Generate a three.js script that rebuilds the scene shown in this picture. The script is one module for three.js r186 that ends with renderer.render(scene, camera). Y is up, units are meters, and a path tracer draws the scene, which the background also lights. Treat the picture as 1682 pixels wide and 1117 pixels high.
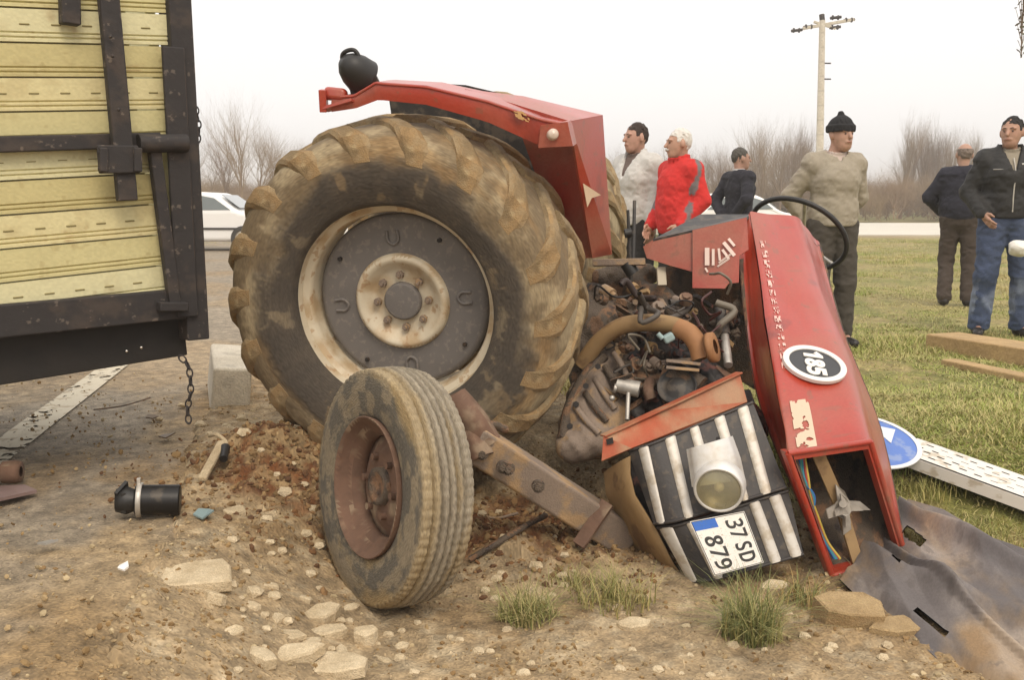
import * as THREE from 'three';
import { mergeGeometries } from 'three/addons/utils/BufferGeometryUtils.js';
import { RoundedBoxGeometry } from 'three/addons/geometries/RoundedBoxGeometry.js';
import { FontLoader } from 'three/addons/loaders/FontLoader.js';
import { TextGeometry } from 'three/addons/geometries/TextGeometry.js';

// ------------------------------------------------------------------ camera, sky, sun, exposure
const scene = new THREE.Scene();
const FPX = 1650, CX = 841, CY = 558.5;               // focal length and centre in photo pixels
const camera = new THREE.PerspectiveCamera(2 * Math.atan(CY / FPX) * 180 / Math.PI, 1024 / 681, 0.1, 1500);
camera.position.set(0, 1.05, 0);
camera.rotation.set(-Math.atan(218.5 / FPX), 0, 0);
camera.updateMatrixWorld(true);
const EXPOSURE = 1.36;
{ // overcast sky: even white cloud, a little brighter overhead as overcast skies are
  const w = 64, h = 32, d = new Float32Array(w * h * 4);
  for (let y = 0; y < h; y++) for (let x = 0; x < w; x++) {
    const el = ((y + .5) / h - .5) * Math.PI, s = Math.max(0, Math.sin(el));
    const L = .8 * (1 + .4 * s) * (el < 0 ? .55 : 1), i = (y * w + x) * 4;
    d[i] = L * 1.0; d[i + 1] = L * .972; d[i + 2] = L * .948; d[i + 3] = 1;
  }
  const t = new THREE.DataTexture(d, w, h, THREE.RGBAFormat, THREE.FloatType);
  t.mapping = THREE.EquirectangularReflectionMapping; t.magFilter = t.minFilter = THREE.LinearFilter;
  t.wrapS = THREE.RepeatWrapping; t.needsUpdate = true;
  scene.background = t; scene.environment = t;
}
const sun = new THREE.DirectionalLight(0xfff0dc, 1.4);
sun.position.set(3.5, 12, 6); sun.target.position.set(0, 0, -4.5);
sun.castShadow = true; sun.shadow.radius = 45;
sun.shadow.mapSize.set(2048, 2048);
Object.assign(sun.shadow.camera, { left: -14, right: 14, top: 14, bottom: -14, near: 1, far: 60 });
scene.add(sun, sun.target);
scene.fog = new THREE.FogExp2(0xe9e4de, 0.0027);
const renderer = new THREE.WebGLRenderer({ antialias: true });
renderer.setSize(1024, 681);
renderer.toneMapping = THREE.LinearToneMapping;
renderer.toneMappingExposure = EXPOSURE;
renderer.shadowMap.enabled = true;

// ------------------------------------------------------------------ helpers
const V = (x, y, z) => new THREE.Vector3(x, y, z);
let seed0 = 7;
const rngOf = s => () => { s |= 0; s = s + 0x6D2B79F5 | 0; let t = Math.imul(s ^ s >>> 15, 1 | s); t = t + Math.imul(t ^ t >>> 7, 61 | t) ^ t; return ((t ^ t >>> 14) >>> 0) / 4294967296; };
const rnd = rngOf(seed0);
const rr = (a, b, r = rnd) => a + (b - a) * r();
const clamp = (x, a = 0, b = 1) => Math.min(b, Math.max(a, x));
const sst = (a, b, x) => { const t = clamp((x - a) / (b - a)); return t * t * (3 - 2 * t); };
const mix = (a, b, t) => a + (b - a) * t;
const h3 = (x, y, z) => { let h = Math.imul(x | 0, 374761393) ^ Math.imul(y | 0, 668265263) ^ Math.imul(z | 0, 2147483647 ^ 1274126177); h = Math.imul(h ^ h >>> 13, 1274126177); h ^= h >>> 16; return (h >>> 0) / 4294967296; };
function vn(x, y, z) {                                   // value noise 0..1
  const xi = Math.floor(x), yi = Math.floor(y), zi = Math.floor(z);
  let u = x - xi, v = y - yi, w = z - zi; u = u * u * (3 - 2 * u); v = v * v * (3 - 2 * v); w = w * w * (3 - 2 * w);
  const L = (dz) => { const a = h3(xi, yi, zi + dz), b = h3(xi + 1, yi, zi + dz), c = h3(xi, yi + 1, zi + dz), d = h3(xi + 1, yi + 1, zi + dz); return a + (b - a) * u + (c - a) * v + (a - b - c + d) * u * v; };
  const a = L(0); return a + (L(1) - a) * w;
}
const fbm = (x, y, z, o = 4) => { let s = 0, a = .5, n = 0; for (let i = 0; i < o; i++) { s += a * vn(x, y, z); n += a; a *= .5; x = x * 2.03 + 17.1; y = y * 2.03 + 3.7; z = z * 2.03 + 9.2; } return s / n; };
function tn(u, v, p, s) {                                // tileable value noise, p cells
  const x = u * p, y = v * p, xi = Math.floor(x), yi = Math.floor(y); let a = x - xi, b = y - yi; a = a * a * (3 - 2 * a); b = b * b * (3 - 2 * b);
  const w = k => ((k % p) + p) % p, H = (i, j) => h3(w(i), w(j), s);
  const p0 = H(xi, yi), p1 = H(xi + 1, yi), p2 = H(xi, yi + 1), p3 = H(xi + 1, yi + 1);
  return p0 + (p1 - p0) * a + (p2 - p0) * b + (p0 - p1 - p2 + p3) * a * b;
}
const tf = (u, v, p, s, o = 4) => { let r = 0, a = .5, n = 0; for (let i = 0; i < o; i++) { r += a * tn(u, v, p, s + i * 31); n += a; a *= .55; p *= 2; } return r / n; };
// photo pixel + distance along the view axis -> place in the world
const P = (px, py, d) => V((px - CX) / FPX * d, (CY - py) / FPX * d, -d).applyMatrix4(camera.matrixWorld);
const toPx = p => { const q = p.clone().applyMatrix4(camera.matrixWorldInverse); return [CX + q.x / -q.z * FPX, CY - q.y / -q.z * FPX, -q.z]; };
const camDir = (x, y, f) => V(x, y, -f).applyQuaternion(camera.quaternion).normalize();   // right, up, forward

// textures: fn(u,v) -> [r,g,b (sRGB 0..255), roughness 0..1, height 0..1]
let nTex = 0, nPix = 0;
function surf(n, metres, fn, o = {}) {
  const [w, h] = Array.isArray(n) ? n : [n, n];
  const c = new Uint8Array(w * h * 4), q = new Uint8Array(w * h * 4), b = new Uint8Array(w * h * 4);
  for (let y = 0; y < h; y++) for (let x = 0; x < w; x++) {
    const r = fn((x + .5) / w, (y + .5) / h), i = (y * w + x) * 4;
    for (let k = 0; k < 3; k++) { c[i + k] = clamp(r[k], 0, 255); q[i + k] = clamp(r[3]) * 255; b[i + k] = clamp(r[4]) * 255; }
    q[i] = 255; q[i + 2] = 0; c[i + 3] = q[i + 3] = b[i + 3] = 255;
  }
  const mk = (a, s) => { const t = new THREE.DataTexture(a, w, h, THREE.RGBAFormat); t.wrapS = t.wrapT = THREE.RepeatWrapping; t.magFilter = THREE.LinearFilter; t.minFilter = THREE.LinearMipmapLinearFilter; t.generateMipmaps = true; if (s) t.colorSpace = THREE.SRGBColorSpace; t.repeat.set(1 / (metres[0] || metres), 1 / (metres[1] || metres)); t.needsUpdate = true; return t; };
  const { bump = 0, rough = false, physical, ...rest } = o; nTex += 1 + (rough ? 1 : 0) + (bump ? 1 : 0); nPix += w * h * (1 + (rough ? 1 : 0) + (bump ? 1 : 0));
  const p = { map: mk(c, true), roughness: 1, metalness: 0, ...rest };
  if (rough) p.roughnessMap = mk(q); else { let s = 0; for (let i = 1; i < q.length; i += 4) s += q[i]; p.roughness = o.roughness ?? s / (w * h) / 255; }
  if (bump) { p.bumpMap = mk(b); p.bumpScale = bump; }
  return physical ? new THREE.MeshPhysicalMaterial(p) : new THREE.MeshStandardMaterial(p);
}
const flat = (hex, roughness = .7, o = {}) => new THREE.MeshStandardMaterial({ color: hex, roughness, ...o });
const lerp3 = (a, b, t) => [mix(a[0], b[0], t), mix(a[1], b[1], t), mix(a[2], b[2], t)];

// geometry: everything becomes non-indexed position/normal/uv(metres)
function boxUV(g) {
  const p = g.attributes.position, n = g.attributes.normal, uv = new Float32Array(p.count * 2);
  for (let i = 0; i < p.count; i += 3) {
    let x = 0, y = 0, z = 0; for (let k = 0; k < 3; k++) { x += n.getX(i + k); y += n.getY(i + k); z += n.getZ(i + k); }
    x = Math.abs(x); y = Math.abs(y); z = Math.abs(z);
    for (let k = 0; k < 3; k++) {
      const j = i + k, X = p.getX(j), Y = p.getY(j), Z = p.getZ(j);
      const [a, b] = y >= x && y >= z ? [X, Z] : x >= z ? [Z, Y] : [X, Y]; uv[j * 2] = a; uv[j * 2 + 1] = b;
    }
  }
  g.setAttribute('uv', new THREE.BufferAttribute(uv, 2)); return g;
}
function prep(g, keepUV) {
  if (g.index) g = g.toNonIndexed();
  for (const k of Object.keys(g.attributes)) if (!['position', 'normal', 'uv', 'color'].includes(k)) g.deleteAttribute(k);
  if (!g.attributes.normal) g.computeVertexNormals();
  if (!keepUV || !g.attributes.uv) boxUV(g);
  g.morphAttributes = {}; return g;
}
const merge = (list, keepUV) => { list = [].concat(list).map(g => prep(g, keepUV)); return list.length > 1 ? mergeGeometries(list) : list[0]; };
const used = new Set();
const numbered = n => { if (!used.has(n)) { used.add(n); return n; } for (let i = 1; ; i++) { const m = n + '_' + String(i).padStart(3, '0'); if (!used.has(m)) { used.add(m); return m; } } };
const SH = m => { m.castShadow = m.receiveShadow = true; return m; };
function part(name, geos, mat, parent, o = {}) {
  const m = SH(new THREE.Mesh(merge(geos, o.keepUV), mat)); m.name = name; if (o.label) m.userData.label = o.label; if (o.kind) m.userData.kind = o.kind; parent.add(m); return m;
}
function thing(name, label, category, group) { const g = new THREE.Group(); g.name = numbered(name); g.userData = { label, category }; if (group) g.userData.group = group; scene.add(g); return g; }
function settle(g, base) { g.position.copy(base); for (const c of g.children) c.position.sub(base); return g; }   // children were built in the world: put the group at its base
function single(name, label, category, geos, mat, base, group, o = {}) {
  const ge = merge(geos, o.keepUV); if (base) ge.translate(-base.x, -base.y, -base.z);
  const m = SH(new THREE.Mesh(ge, mat)); m.name = numbered(name); if (base) m.position.copy(base); m.userData = { label, category }; if (group) m.userData.group = group; scene.add(m); return m;
}
function setting(name, geos, mat, label, category, o = {}) { const m = SH(new THREE.Mesh(merge(geos, o.keepUV), mat)); m.name = numbered(name); m.userData = { kind: 'structure', label, category }; scene.add(m); return m; }
const frameM = (x, y, z, o) => new THREE.Matrix4().makeBasis(x, y, z).setPosition(o);
function basis(dir, up = V(0, 1, 0)) { const x = dir.clone().normalize(); let z = x.clone().cross(up); if (z.lengthSq() < 1e-6) z = x.clone().cross(V(1, 0, 0)); z.normalize(); const y = z.clone().cross(x); return [x, y, z]; }
function bar(p0, p1, w, h, up, r) {                       // rounded bar from p0 to p1; h along up
  const L = p0.distanceTo(p1), [x, y, z] = basis(p1.clone().sub(p0), up || V(0, 1, 0));
  const g = new RoundedBoxGeometry(L, h, w, 2, Math.min(r ?? .12 * Math.min(w, h), .49 * Math.min(w, h, L)));
  g.applyMatrix4(frameM(x, y, z, p0.clone().add(p1).multiplyScalar(.5))); return g;
}
function cyl(p0, p1, r0, r1 = r0, n = 16, open) {
  const L = p0.distanceTo(p1), [x, y, z] = basis(p1.clone().sub(p0));
  const g = new THREE.CylinderGeometry(r1, r0, L, n, 1, !!open); g.applyMatrix4(frameM(z, x, y, p0.clone().add(p1).multiplyScalar(.5))); return g;
}
const tube = (pts, r, n = 8, seg, closed) => new THREE.TubeGeometry(new THREE.CatmullRomCurve3(pts, !!closed, 'centripetal'), seg || pts.length * 6, r, n, !!closed);
function ball(c, r, sx = 1, sy = 1, sz = 1, n = 14) { const g = new THREE.SphereGeometry(r, n, Math.ceil(n * .7)); g.scale(sx, sy, sz); g.translate(c.x, c.y, c.z); return g; }
function lathe(prof, o, axis, n = 48, up, phase = 0) {    // prof: [r, along axis]
  const g = new THREE.LatheGeometry(prof.map(a => new THREE.Vector2(Math.max(a[0], 1e-4), a[1])), n, phase);
  const [x, y, z] = basis(axis, up); g.applyMatrix4(frameM(z, x, y, o)); return g;
}
function newell(pts) { const n = V(0, 0, 0); pts.forEach((a, i) => { const b = pts[(i + 1) % pts.length]; n.x += (a.y - b.y) * (a.z + b.z); n.y += (a.z - b.z) * (a.x + b.x); n.z += (a.x - b.x) * (a.y + b.y); }); return n.normalize(); }
function plate(pts, th, toward = camera.position) {      // prism: pts face «toward», thickness goes the other way
  let n = newell(pts); const c = pts.reduce((s, p) => s.add(p), V(0, 0, 0)).divideScalar(pts.length);
  if (n.dot(toward.clone().sub(c)) < 0) { pts = pts.slice().reverse(); n.negate(); }
  const [x, y] = (() => { const u = pts[1].clone().sub(pts[0]).normalize(); return [u, n.clone().cross(u)]; })();
  const f2 = pts.map(p => new THREE.Vector2(p.clone().sub(c).dot(x), p.clone().sub(c).dot(y)));
  const tri = THREE.ShapeUtils.triangulateShape(f2, []), pos = [], back = pts.map(p => p.clone().addScaledVector(n, -th));
  const put = (...a) => a.forEach(p => pos.push(p.x, p.y, p.z));
  for (const [a, b, d] of tri) { put(pts[a], pts[b], pts[d]); put(back[a], back[d], back[b]); }
  pts.forEach((p, i) => { const j = (i + 1) % pts.length; put(p, back[i], pts[j]); put(pts[j], back[i], back[j]); });
  const g = new THREE.BufferGeometry(); g.setAttribute('position', new THREE.Float32BufferAttribute(pos, 3)); g.computeVertexNormals(); return g;
}
const PP = (d, ...a) => a.map(q => P(q[0], q[1], q[2] ?? d));
function sheet(fn, nu, nv, th, o = {}) {                 // thick curved sheet; fn(u,v)->Vector3; skip(u,v) leaves a hole
  const N = (nu + 1) * (nv + 1), top = [], id = (i, j) => j * (nu + 1) + i;
  for (let j = 0; j <= nv; j++) for (let i = 0; i <= nu; i++) top.push(fn(i / nu, j / nv));
  const nor = top.map((p, k) => { const i = k % (nu + 1), j = (k / (nu + 1)) | 0; const a = top[id(Math.min(i + 1, nu), j)].clone().sub(top[id(Math.max(i - 1, 0), j)]), b = top[id(i, Math.min(j + 1, nv))].clone().sub(top[id(i, Math.max(j - 1, 0))]); return a.cross(b).normalize(); });
  const cl = o.colour ? [] : null, cc = o.colour && top.map(o.colour);
  const s = o.flip ? -1 : 1, back = top.map((p, k) => p.clone().addScaledVector(nor[k], -th * s)), pos = [], nm = [], uv = [];
  const su = top[id(0, nv >> 1)].distanceTo(top[id(nu, nv >> 1)]), sv = top[id(nu >> 1, 0)].distanceTo(top[id(nu >> 1, nv)]);
  const put = (p, n, k) => { if (cl) cl.push(...cc[k]); pos.push(p.x, p.y, p.z); nm.push(n.x, n.y, n.z); uv.push((k % (nu + 1)) / nu * su, ((k / (nu + 1)) | 0) / nv * sv); };
  const hole = (i, j) => i < 0 || j < 0 || i >= nu || j >= nv || (o.skip && o.skip((i + .5) / nu, (j + .5) / nv));
  for (let j = 0; j < nv; j++) for (let i = 0; i < nu; i++) {
    if (hole(i, j)) continue;
    const q = [id(i, j), id(i + 1, j), id(i + 1, j + 1), id(i, j + 1)], T = o.flip ? [0, 2, 1, 0, 3, 2] : [0, 1, 2, 0, 2, 3];
    for (const k of T) put(top[q[k]], nor[q[k]].clone().multiplyScalar(s), q[k]);
    for (const k of [...T].reverse()) put(back[q[k]], nor[q[k]].clone().multiplyScalar(-s), q[k]);
    const edge = (a, b) => { const n = top[b].clone().sub(top[a]).cross(nor[a]).normalize(); for (const [p, k] of [[top[a], a], [back[a], a], [top[b], b], [top[b], b], [back[a], a], [back[b], b]]) put(p, n, k); };
    if (hole(i, j - 1)) edge(q[0], q[1]); if (hole(i, j + 1)) edge(q[2], q[3]); if (hole(i - 1, j)) edge(q[3], q[0]); if (hole(i + 1, j)) edge(q[1], q[2]);
  }
  const g = new THREE.BufferGeometry(); g.setAttribute('position', new THREE.Float32BufferAttribute(pos, 3)); g.setAttribute('normal', new THREE.Float32BufferAttribute(nm, 3)); g.setAttribute('uv', new THREE.Float32BufferAttribute(uv, 2)); if (cl) g.setAttribute('color', new THREE.Float32BufferAttribute(cl, 3)); return g;
}
const smin = (a, b, k) => { const h = Math.max(k - Math.abs(a - b), 0) / k; return Math.min(a, b) - h * h * k * .25; };
function cap(p, a, b, ra, rb) {                           // distance to a tapered capsule, plain arrays
  const bx = b[0] - a[0], by = b[1] - a[1], bz = b[2] - a[2], px = p[0] - a[0], py = p[1] - a[1], pz = p[2] - a[2];
  const t = clamp((px * bx + py * by + pz * bz) / (bx * bx + by * by + bz * bz + 1e-9)), x = px - bx * t, y = py - by * t, z = pz - bz * t;
  return Math.sqrt(x * x + y * y + z * z) - (ra + (rb - ra) * t);
}
const ell = (p, c, r) => { const x = (p[0] - c[0]) / r[0], y = (p[1] - c[1]) / r[1], z = (p[2] - c[2]) / r[2], k = Math.sqrt(x * x + y * y + z * z); const m = Math.min(r[0], r[1], r[2]); return (k - 1) * m * (k > 1 ? 1 : 1); };
function nets(lo, hi, cell, f, colour) {                  // surface nets mesh of f < 0
  const n = [0, 1, 2].map(k => Math.max(2, Math.ceil((hi[k] - lo[k]) / cell) + 1)), [nx, ny, nz] = n, val = new Float32Array(nx * ny * nz), p = [0, 0, 0];
  const id = (x, y, z) => x + nx * (y + ny * z), B = 4, far = B * cell * .87 * 1.7 + .03;
  for (let Z = 0; Z < nz; Z += B) for (let Y = 0; Y < ny; Y += B) for (let X = 0; X < nx; X += B) {       // blocks far from the surface are filled at once
    p[0] = lo[0] + (X + B / 2) * cell; p[1] = lo[1] + (Y + B / 2) * cell; p[2] = lo[2] + (Z + B / 2) * cell; const c = f(p), skip = Math.abs(c) > far;
    for (let z = Z; z < Math.min(nz, Z + B); z++) for (let y = Y; y < Math.min(ny, Y + B); y++) for (let x = X; x < Math.min(nx, X + B); x++) { if (skip) { val[id(x, y, z)] = c; continue; } p[0] = lo[0] + x * cell; p[1] = lo[1] + y * cell; p[2] = lo[2] + z * cell; val[id(x, y, z)] = f(p); }
  }
  const vid = new Int32Array(nx * ny * nz).fill(-1), vs = [];
  for (let z = 0; z < nz - 1; z++) for (let y = 0; y < ny - 1; y++) for (let x = 0; x < nx - 1; x++) {
    let c = 0, sx = 0, sy = 0, sz = 0, m = 0; const v = []; for (let k = 0; k < 8; k++) { v[k] = val[id(x + (k & 1), y + (k >> 1 & 1), z + (k >> 2))]; if (v[k] < 0) m |= 1 << k; }
    if (m === 0 || m === 255) continue;
    for (let k = 0; k < 8; k++) for (const b of [1, 2, 4]) if (!(k & b)) { const l = k | b; if ((v[k] < 0) !== (v[l] < 0)) { const t = v[k] / (v[k] - v[l]); sx += (k & 1) + (b === 1 ? t : 0); sy += (k >> 1 & 1) + (b === 2 ? t : 0); sz += (k >> 2) + (b === 4 ? t : 0); c++; } }
    vid[id(x, y, z)] = vs.length; vs.push([lo[0] + (x + sx / c) * cell, lo[1] + (y + sy / c) * cell, lo[2] + (z + sz / c) * cell]);
  }
  const idx = [];
  for (let z = 1; z < nz - 1; z++) for (let y = 1; y < ny - 1; y++) for (let x = 1; x < nx - 1; x++) {
    const a = val[id(x, y, z)] < 0;
    const quad = (b, A, B, C, D) => { if (a === b) return; const t = a ? [A, B, C, A, C, D] : [A, C, B, A, D, C]; if (A >= 0 && B >= 0 && C >= 0 && D >= 0) idx.push(...t); };
    quad(val[id(x + 1, y, z)] < 0, vid[id(x, y - 1, z - 1)], vid[id(x, y, z - 1)], vid[id(x, y, z)], vid[id(x, y - 1, z)]);
    quad(val[id(x, y + 1, z)] < 0, vid[id(x - 1, y, z - 1)], vid[id(x - 1, y, z)], vid[id(x, y, z)], vid[id(x, y, z - 1)]);
    quad(val[id(x, y, z + 1)] < 0, vid[id(x - 1, y - 1, z)], vid[id(x, y - 1, z)], vid[id(x, y, z)], vid[id(x - 1, y, z)]);
  }
  const pos = new Float32Array(vs.length * 3), nm = new Float32Array(vs.length * 3), col = colour && new Float32Array(vs.length * 3), e = cell * .6;
  vs.forEach((v, i) => {
    pos.set(v, i * 3); const g = [0, 1, 2].map(k => { const a = v.slice(), b = v.slice(); a[k] += e; b[k] -= e; return f(a) - f(b); }), L = Math.hypot(...g) || 1; nm.set(g.map(x => x / L), i * 3);
    if (colour) col.set(colour(v), i * 3);
  });
  const g = new THREE.BufferGeometry(); g.setAttribute('position', new THREE.BufferAttribute(pos, 3)); g.setAttribute('normal', new THREE.BufferAttribute(nm, 3)); if (colour) g.setAttribute('color', new THREE.BufferAttribute(col, 3)); g.setIndex(idx); return g;
}
const lin = hex => { const c = new THREE.Color(hex); return [c.r, c.g, c.b]; };

// ------------------------------------------------------------------ the ground
const bumpAt = (x, z, cx, cz, rx, rz, h) => { const q = ((x - cx) / rx) ** 2 + ((z - cz) / rz) ** 2; return q > 6 ? 0 : h * Math.exp(-q * 1.4); };
const dip = (x, z) => { const d = -z; return -.27 * sst(-1.15, -.35, x) * (1 - sst(3.5, 4.7, d)) + .1 * sst(1.4, 2.6, x) * (1 - sst(3.4, 4.6, d)); };
function H0(x, z) {                                       // height of the land without small clods
  const d = -z;
  let y = dip(x, z);
  y += bumpAt(x, z, -.98, -4.15, .34, .3, .13) + bumpAt(x, z, -.7, -3.75, .25, .3, .06);
  y += bumpAt(x, z, .05, -3.62, .5, .25, .07);
  y -= bumpAt(x, z, .05, -4.25, .7, .35, .12);
  if (d > 60) y += sst(60, 140, d) * .6;
  return y;
}
const soilness = (x, z) => { const d = -z; return clamp(bumpAt(x, z, -.85, -4.05, .45, .5, 1.2) + bumpAt(x, z, -.0, -3.9, .8, .45, 1.1)); };
const grassMask = (x, z) => {                             // 1 on grass
  const d = -z, n = (fbm(x * .9, z * .9, 3, 3) - .5) * 1.1;
  return sst(0, .35, Math.min((x - .95) * .9 + (d - 4.3) * .55 + n * .7, (d - 3.35) + n * .5)) * (x > -6 || d > 14 ? 1 : 0) * (x > 0.2 || d > 9 ? 1 : 0) * (1 - sst(34, 36, d) + sst(63, 65, d)) * ((x < -1.5 && d < 26) ? 0 : 1);
};
const roadEdgeX = z => { const d = -z; return d > 5.2 ? -1.55 - (d - 5.2) * .05 : mix(-.98, -1.55, sst(2.4, 5.0, d)) + (fbm(z * 2.2, 2, 1, 2) - .5) * .22 + (fbm(z * 14, 6, 1, 3) - .5) * .07; };
function H(x, z) {
  const d = -z; let y = H0(x, z);
  if (d < 9 && Math.abs(x) < 7) {
    const s = soilness(x, z), road = x < roadEdgeX(z) ? 1 : 0;
    if (!road) { y += (fbm(x * 6, z * 6, 1, 4) - .5) * (.04 + .12 * s) + (fbm(x * 28, z * 28, 5, 2) - .5) * (.02 + .06 * s); }
    else y -= .03;
  } else if (d < 40) y += (fbm(x * 1.5, z * 1.5, 2, 2) - .5) * .03 - (x < -1.2 ? .03 : 0);
  return y;
}
function G(px, py) {                                      // photo pixel -> point on the ground
  const o = camera.position, q = P(px, py, 1).sub(o); let t = 1, p = o.clone();
  for (let i = 0; i < 4000; i++) { p = o.clone().addScaledVector(q, t); if (p.y <= H0(p.x, p.z)) break; t *= 1.0015; }
  return p;
}
let groundMat; const soilTones = { tan: lin('#b9a382'), tan2: lin('#a58c68'), dust: lin('#c6b79c') };
{
  const axis = (a, b, step, lo, hi, n, k) => { const r = []; for (let v = a; v <= b + 1e-6; v += step) r.push(v); let s = step, v = b; while (v < hi) { s *= k; v += s; r.push(Math.min(v, hi)); } s = step; v = a; const l = []; while (v > lo) { s *= k; v -= s; l.push(Math.max(v, lo)); } return [...l.reverse(), ...r]; };
  const xs = axis(-2.6, 2.9, .02, -600, 600, 0, 1.11), zs = axis(-6, -2.0, .02, -900, 40, 0, 1.08);
  const nx = xs.length, nz = zs.length, pos = new Float32Array(nx * nz * 3), col = new Float32Array(nx * nz * 3), uv = new Float32Array(nx * nz * 2), idx = [];
  const { tan, tan2, dust } = soilTones, rust = lin('#7d4e2a'), gr1 = lin('#8f8f4c'), gr2 = lin('#b3a36e');
  for (let j = 0; j < nz; j++) for (let i = 0; i < nx; i++) {
    const x = xs[i], z = zs[j], k = j * nx + i, y = H(x, z); pos.set([x, y, z], k * 3); uv.set([x, z], k * 2);
    const n1 = fbm(x * 1.7, z * 1.7, 8, 4), n2 = fbm(x * 7, z * 7, 4, 3), n3 = fbm(x * 22, z * 22, 6, 2);
    let c = lerp3(tan, tan2, sst(.38, .62, n1 * .7 + n2 * .3));
    c = lerp3(c, dust, sst(.55, .75, n3) * .6);
    const s = soilness(x, z); c = lerp3(c, lerp3(rust, tan2, sst(.35, .65, n3)), sst(.3, .75, s + (n2 - .5) * .9));
    const g = grassMask(x, z); c = lerp3(c, lerp3(gr1, gr2, sst(.4, .62, n1 * .5 + n2 * .5)), g);
    const b = .82 + .36 * n3; col.set([c[0] * b, c[1] * b, c[2] * b], k * 3);
  }
  for (let j = 0; j < nz - 1; j++) for (let i = 0; i < nx - 1; i++) { const a = j * nx + i; idx.push(a, a + nx, a + 1, a + 1, a + nx, a + nx + 1); }
  const g = new THREE.BufferGeometry(); g.setAttribute('position', new THREE.BufferAttribute(pos, 3)); g.setAttribute('color', new THREE.BufferAttribute(col, 3)); g.setAttribute('uv', new THREE.BufferAttribute(uv, 2)); g.setIndex(idx); g.computeVertexNormals();
  const m = surf(1024, 1.1, (u, v) => { const a = tf(u, v, 24, 3, 5), b = tn(u, v, 190, 9), c = tn(u, v, 90, 12); const st = sst(.78, .86, c) * .8; const q = 205 + (a - .5) * 110 + (b - .5) * 50 + st * 30; return [q, q * .985, q * .955, .95, a * .55 + b * .2 + st * .3]; }, { bump: .012, vertexColors: true, rough: false, roughness: .95 });
  groundMat = m; const mesh = SH(new THREE.Mesh(g, m)); mesh.name = numbered('ground'); mesh.userData = { kind: 'structure', label: 'bare tan soil and grassy verge', category: 'ground' }; scene.add(mesh);
}
// ------------------------------------------------------------------ roads
{
  const asp = lin('#a09483'), asp2 = lin('#b0a390');
  const tone = p => { const x = p.x, z = p.z, n1 = fbm(x * 1.7, z * 1.7, 8, 4), n2 = fbm(x * 7, z * 7, 4, 3), n3 = fbm(x * 22, z * 22, 6, 2), e = roadEdgeX(z) - x; let c = lerp3(soilTones.tan, soilTones.tan2, sst(.38, .62, n1 * .7 + n2 * .3)); const cover = clamp(sst(.42, .0, e + (n2 - .5) * .7) + sst(.48, .66, fbm(x * 1.3, z * .8, 51, 4)) * .7 + sst(3.3, 2.5, -z) * .45); c = lerp3(lerp3(asp, asp2, n1), c, cover); const b = .84 + .32 * n3; return [c[0] * b, c[1] * b, c[2] * b]; };
  const zz = v => { const k = v; return 3 - 9 * k - 30 * k ** 6; };
  setting('road', sheet((u, v) => { const z = zz(v), e = roadEdgeX(z); const x = e + .01 - u * .9 - 11 * u ** 3; return V(x, dip(x, z) - .012 + (u < .02 ? -.008 : 0) + (fbm(x * 20, z * 20, 3, 2) - .5) * .005 * (u < .3 ? 1 : 0) + (fbm(x * 3, z * 3, 3, 2) - .5) * .02 * sst(.32, 0, u), z); }, 90, 500, .03, { flip: true, colour: tone }), groundMat, 'dusty worn asphalt road with broken edge', 'road');
  const paint = surf(512, 1, (u, v) => { const a = tf(u, v, 20, 51, 5), w = sst(.58, .72, a); const c = lerp3([198, 187, 164], [168, 152, 126], w); return [...c, .85, .5]; }, { rough: false, roughness: .85 });
  const A = G(0, 740), B = G(188, 600), dir = B.clone().sub(A).setY(0).normalize(), side = V(dir.z, 0, -dir.x);
  const worn = (u, v) => fbm(u * 5, v * 260, 7, 4) + (fbm(u * 1.5, v * 24, 17, 2) - .5) * .5 > .66;
  setting('road_marking', sheet((u, v) => { const p = A.clone().addScaledVector(dir, -2.2 + v * 9).addScaledVector(side, (u - .5) * .17); p.y = -.004; return p; }, 26, 1300, .002, { skip: worn, flip: true }), paint, 'worn white edge line painted on the road', 'road marking', { keepUV: true });
  const farM = surf(256, 6, (u, v) => { const a = tf(u, v, 8, 61, 4); return [190 + a * 20, 184 + a * 20, 170 + a * 20, .9, a]; }, { rough: false, roughness: .9 });
  setting('far_road', sheet((u, v) => V(-260 + 520 * u, .16 - .12 * Math.abs(v * 2 - 1) ** 4, -37 - v * 26), 40, 10, .25, { flip: false }), farM, 'pale concrete road running past the far trees', 'road', { keepUV: true });
}
// ------------------------------------------------------------------ grass, gravel (uncountable)
function bladeGeo(n, h, sp, w, r, bend = .5) {            // a little bunch of curved blades round the origin
  const pos = [];
  for (let i = 0; i < n; i++) {
    const a = r() * 6.283, x0 = Math.cos(a) * sp * r(), z0 = Math.sin(a) * sp * r(), L = h * rr(.3, 1.2, r), b = rr(.1, 1, r) * bend, t = r() * 6.283, dx = Math.cos(t), dz = Math.sin(t), k = [];
    for (let s = 0; s <= 3; s++) { const q = s / 3, ww = w * (1 - q * .92); const o = b * L * q * q; k.push([x0 + dx * o - dz * ww, L * q * (1 - b * .35 * q), z0 + dz * o + dx * ww], [x0 + dx * o + dz * ww, L * q * (1 - b * .35 * q), z0 + dz * o - dx * ww]); }
    for (let s = 0; s < 3; s++) { const A = k[s * 2], B = k[s * 2 + 1], C = k[s * 2 + 2], D = k[s * 2 + 3]; pos.push(...A, ...B, ...C, ...B, ...D, ...C); }
  }
  const g = new THREE.BufferGeometry(); g.setAttribute('position', new THREE.Float32BufferAttribute(pos, 3)); g.computeVertexNormals(); return g;
}
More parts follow.
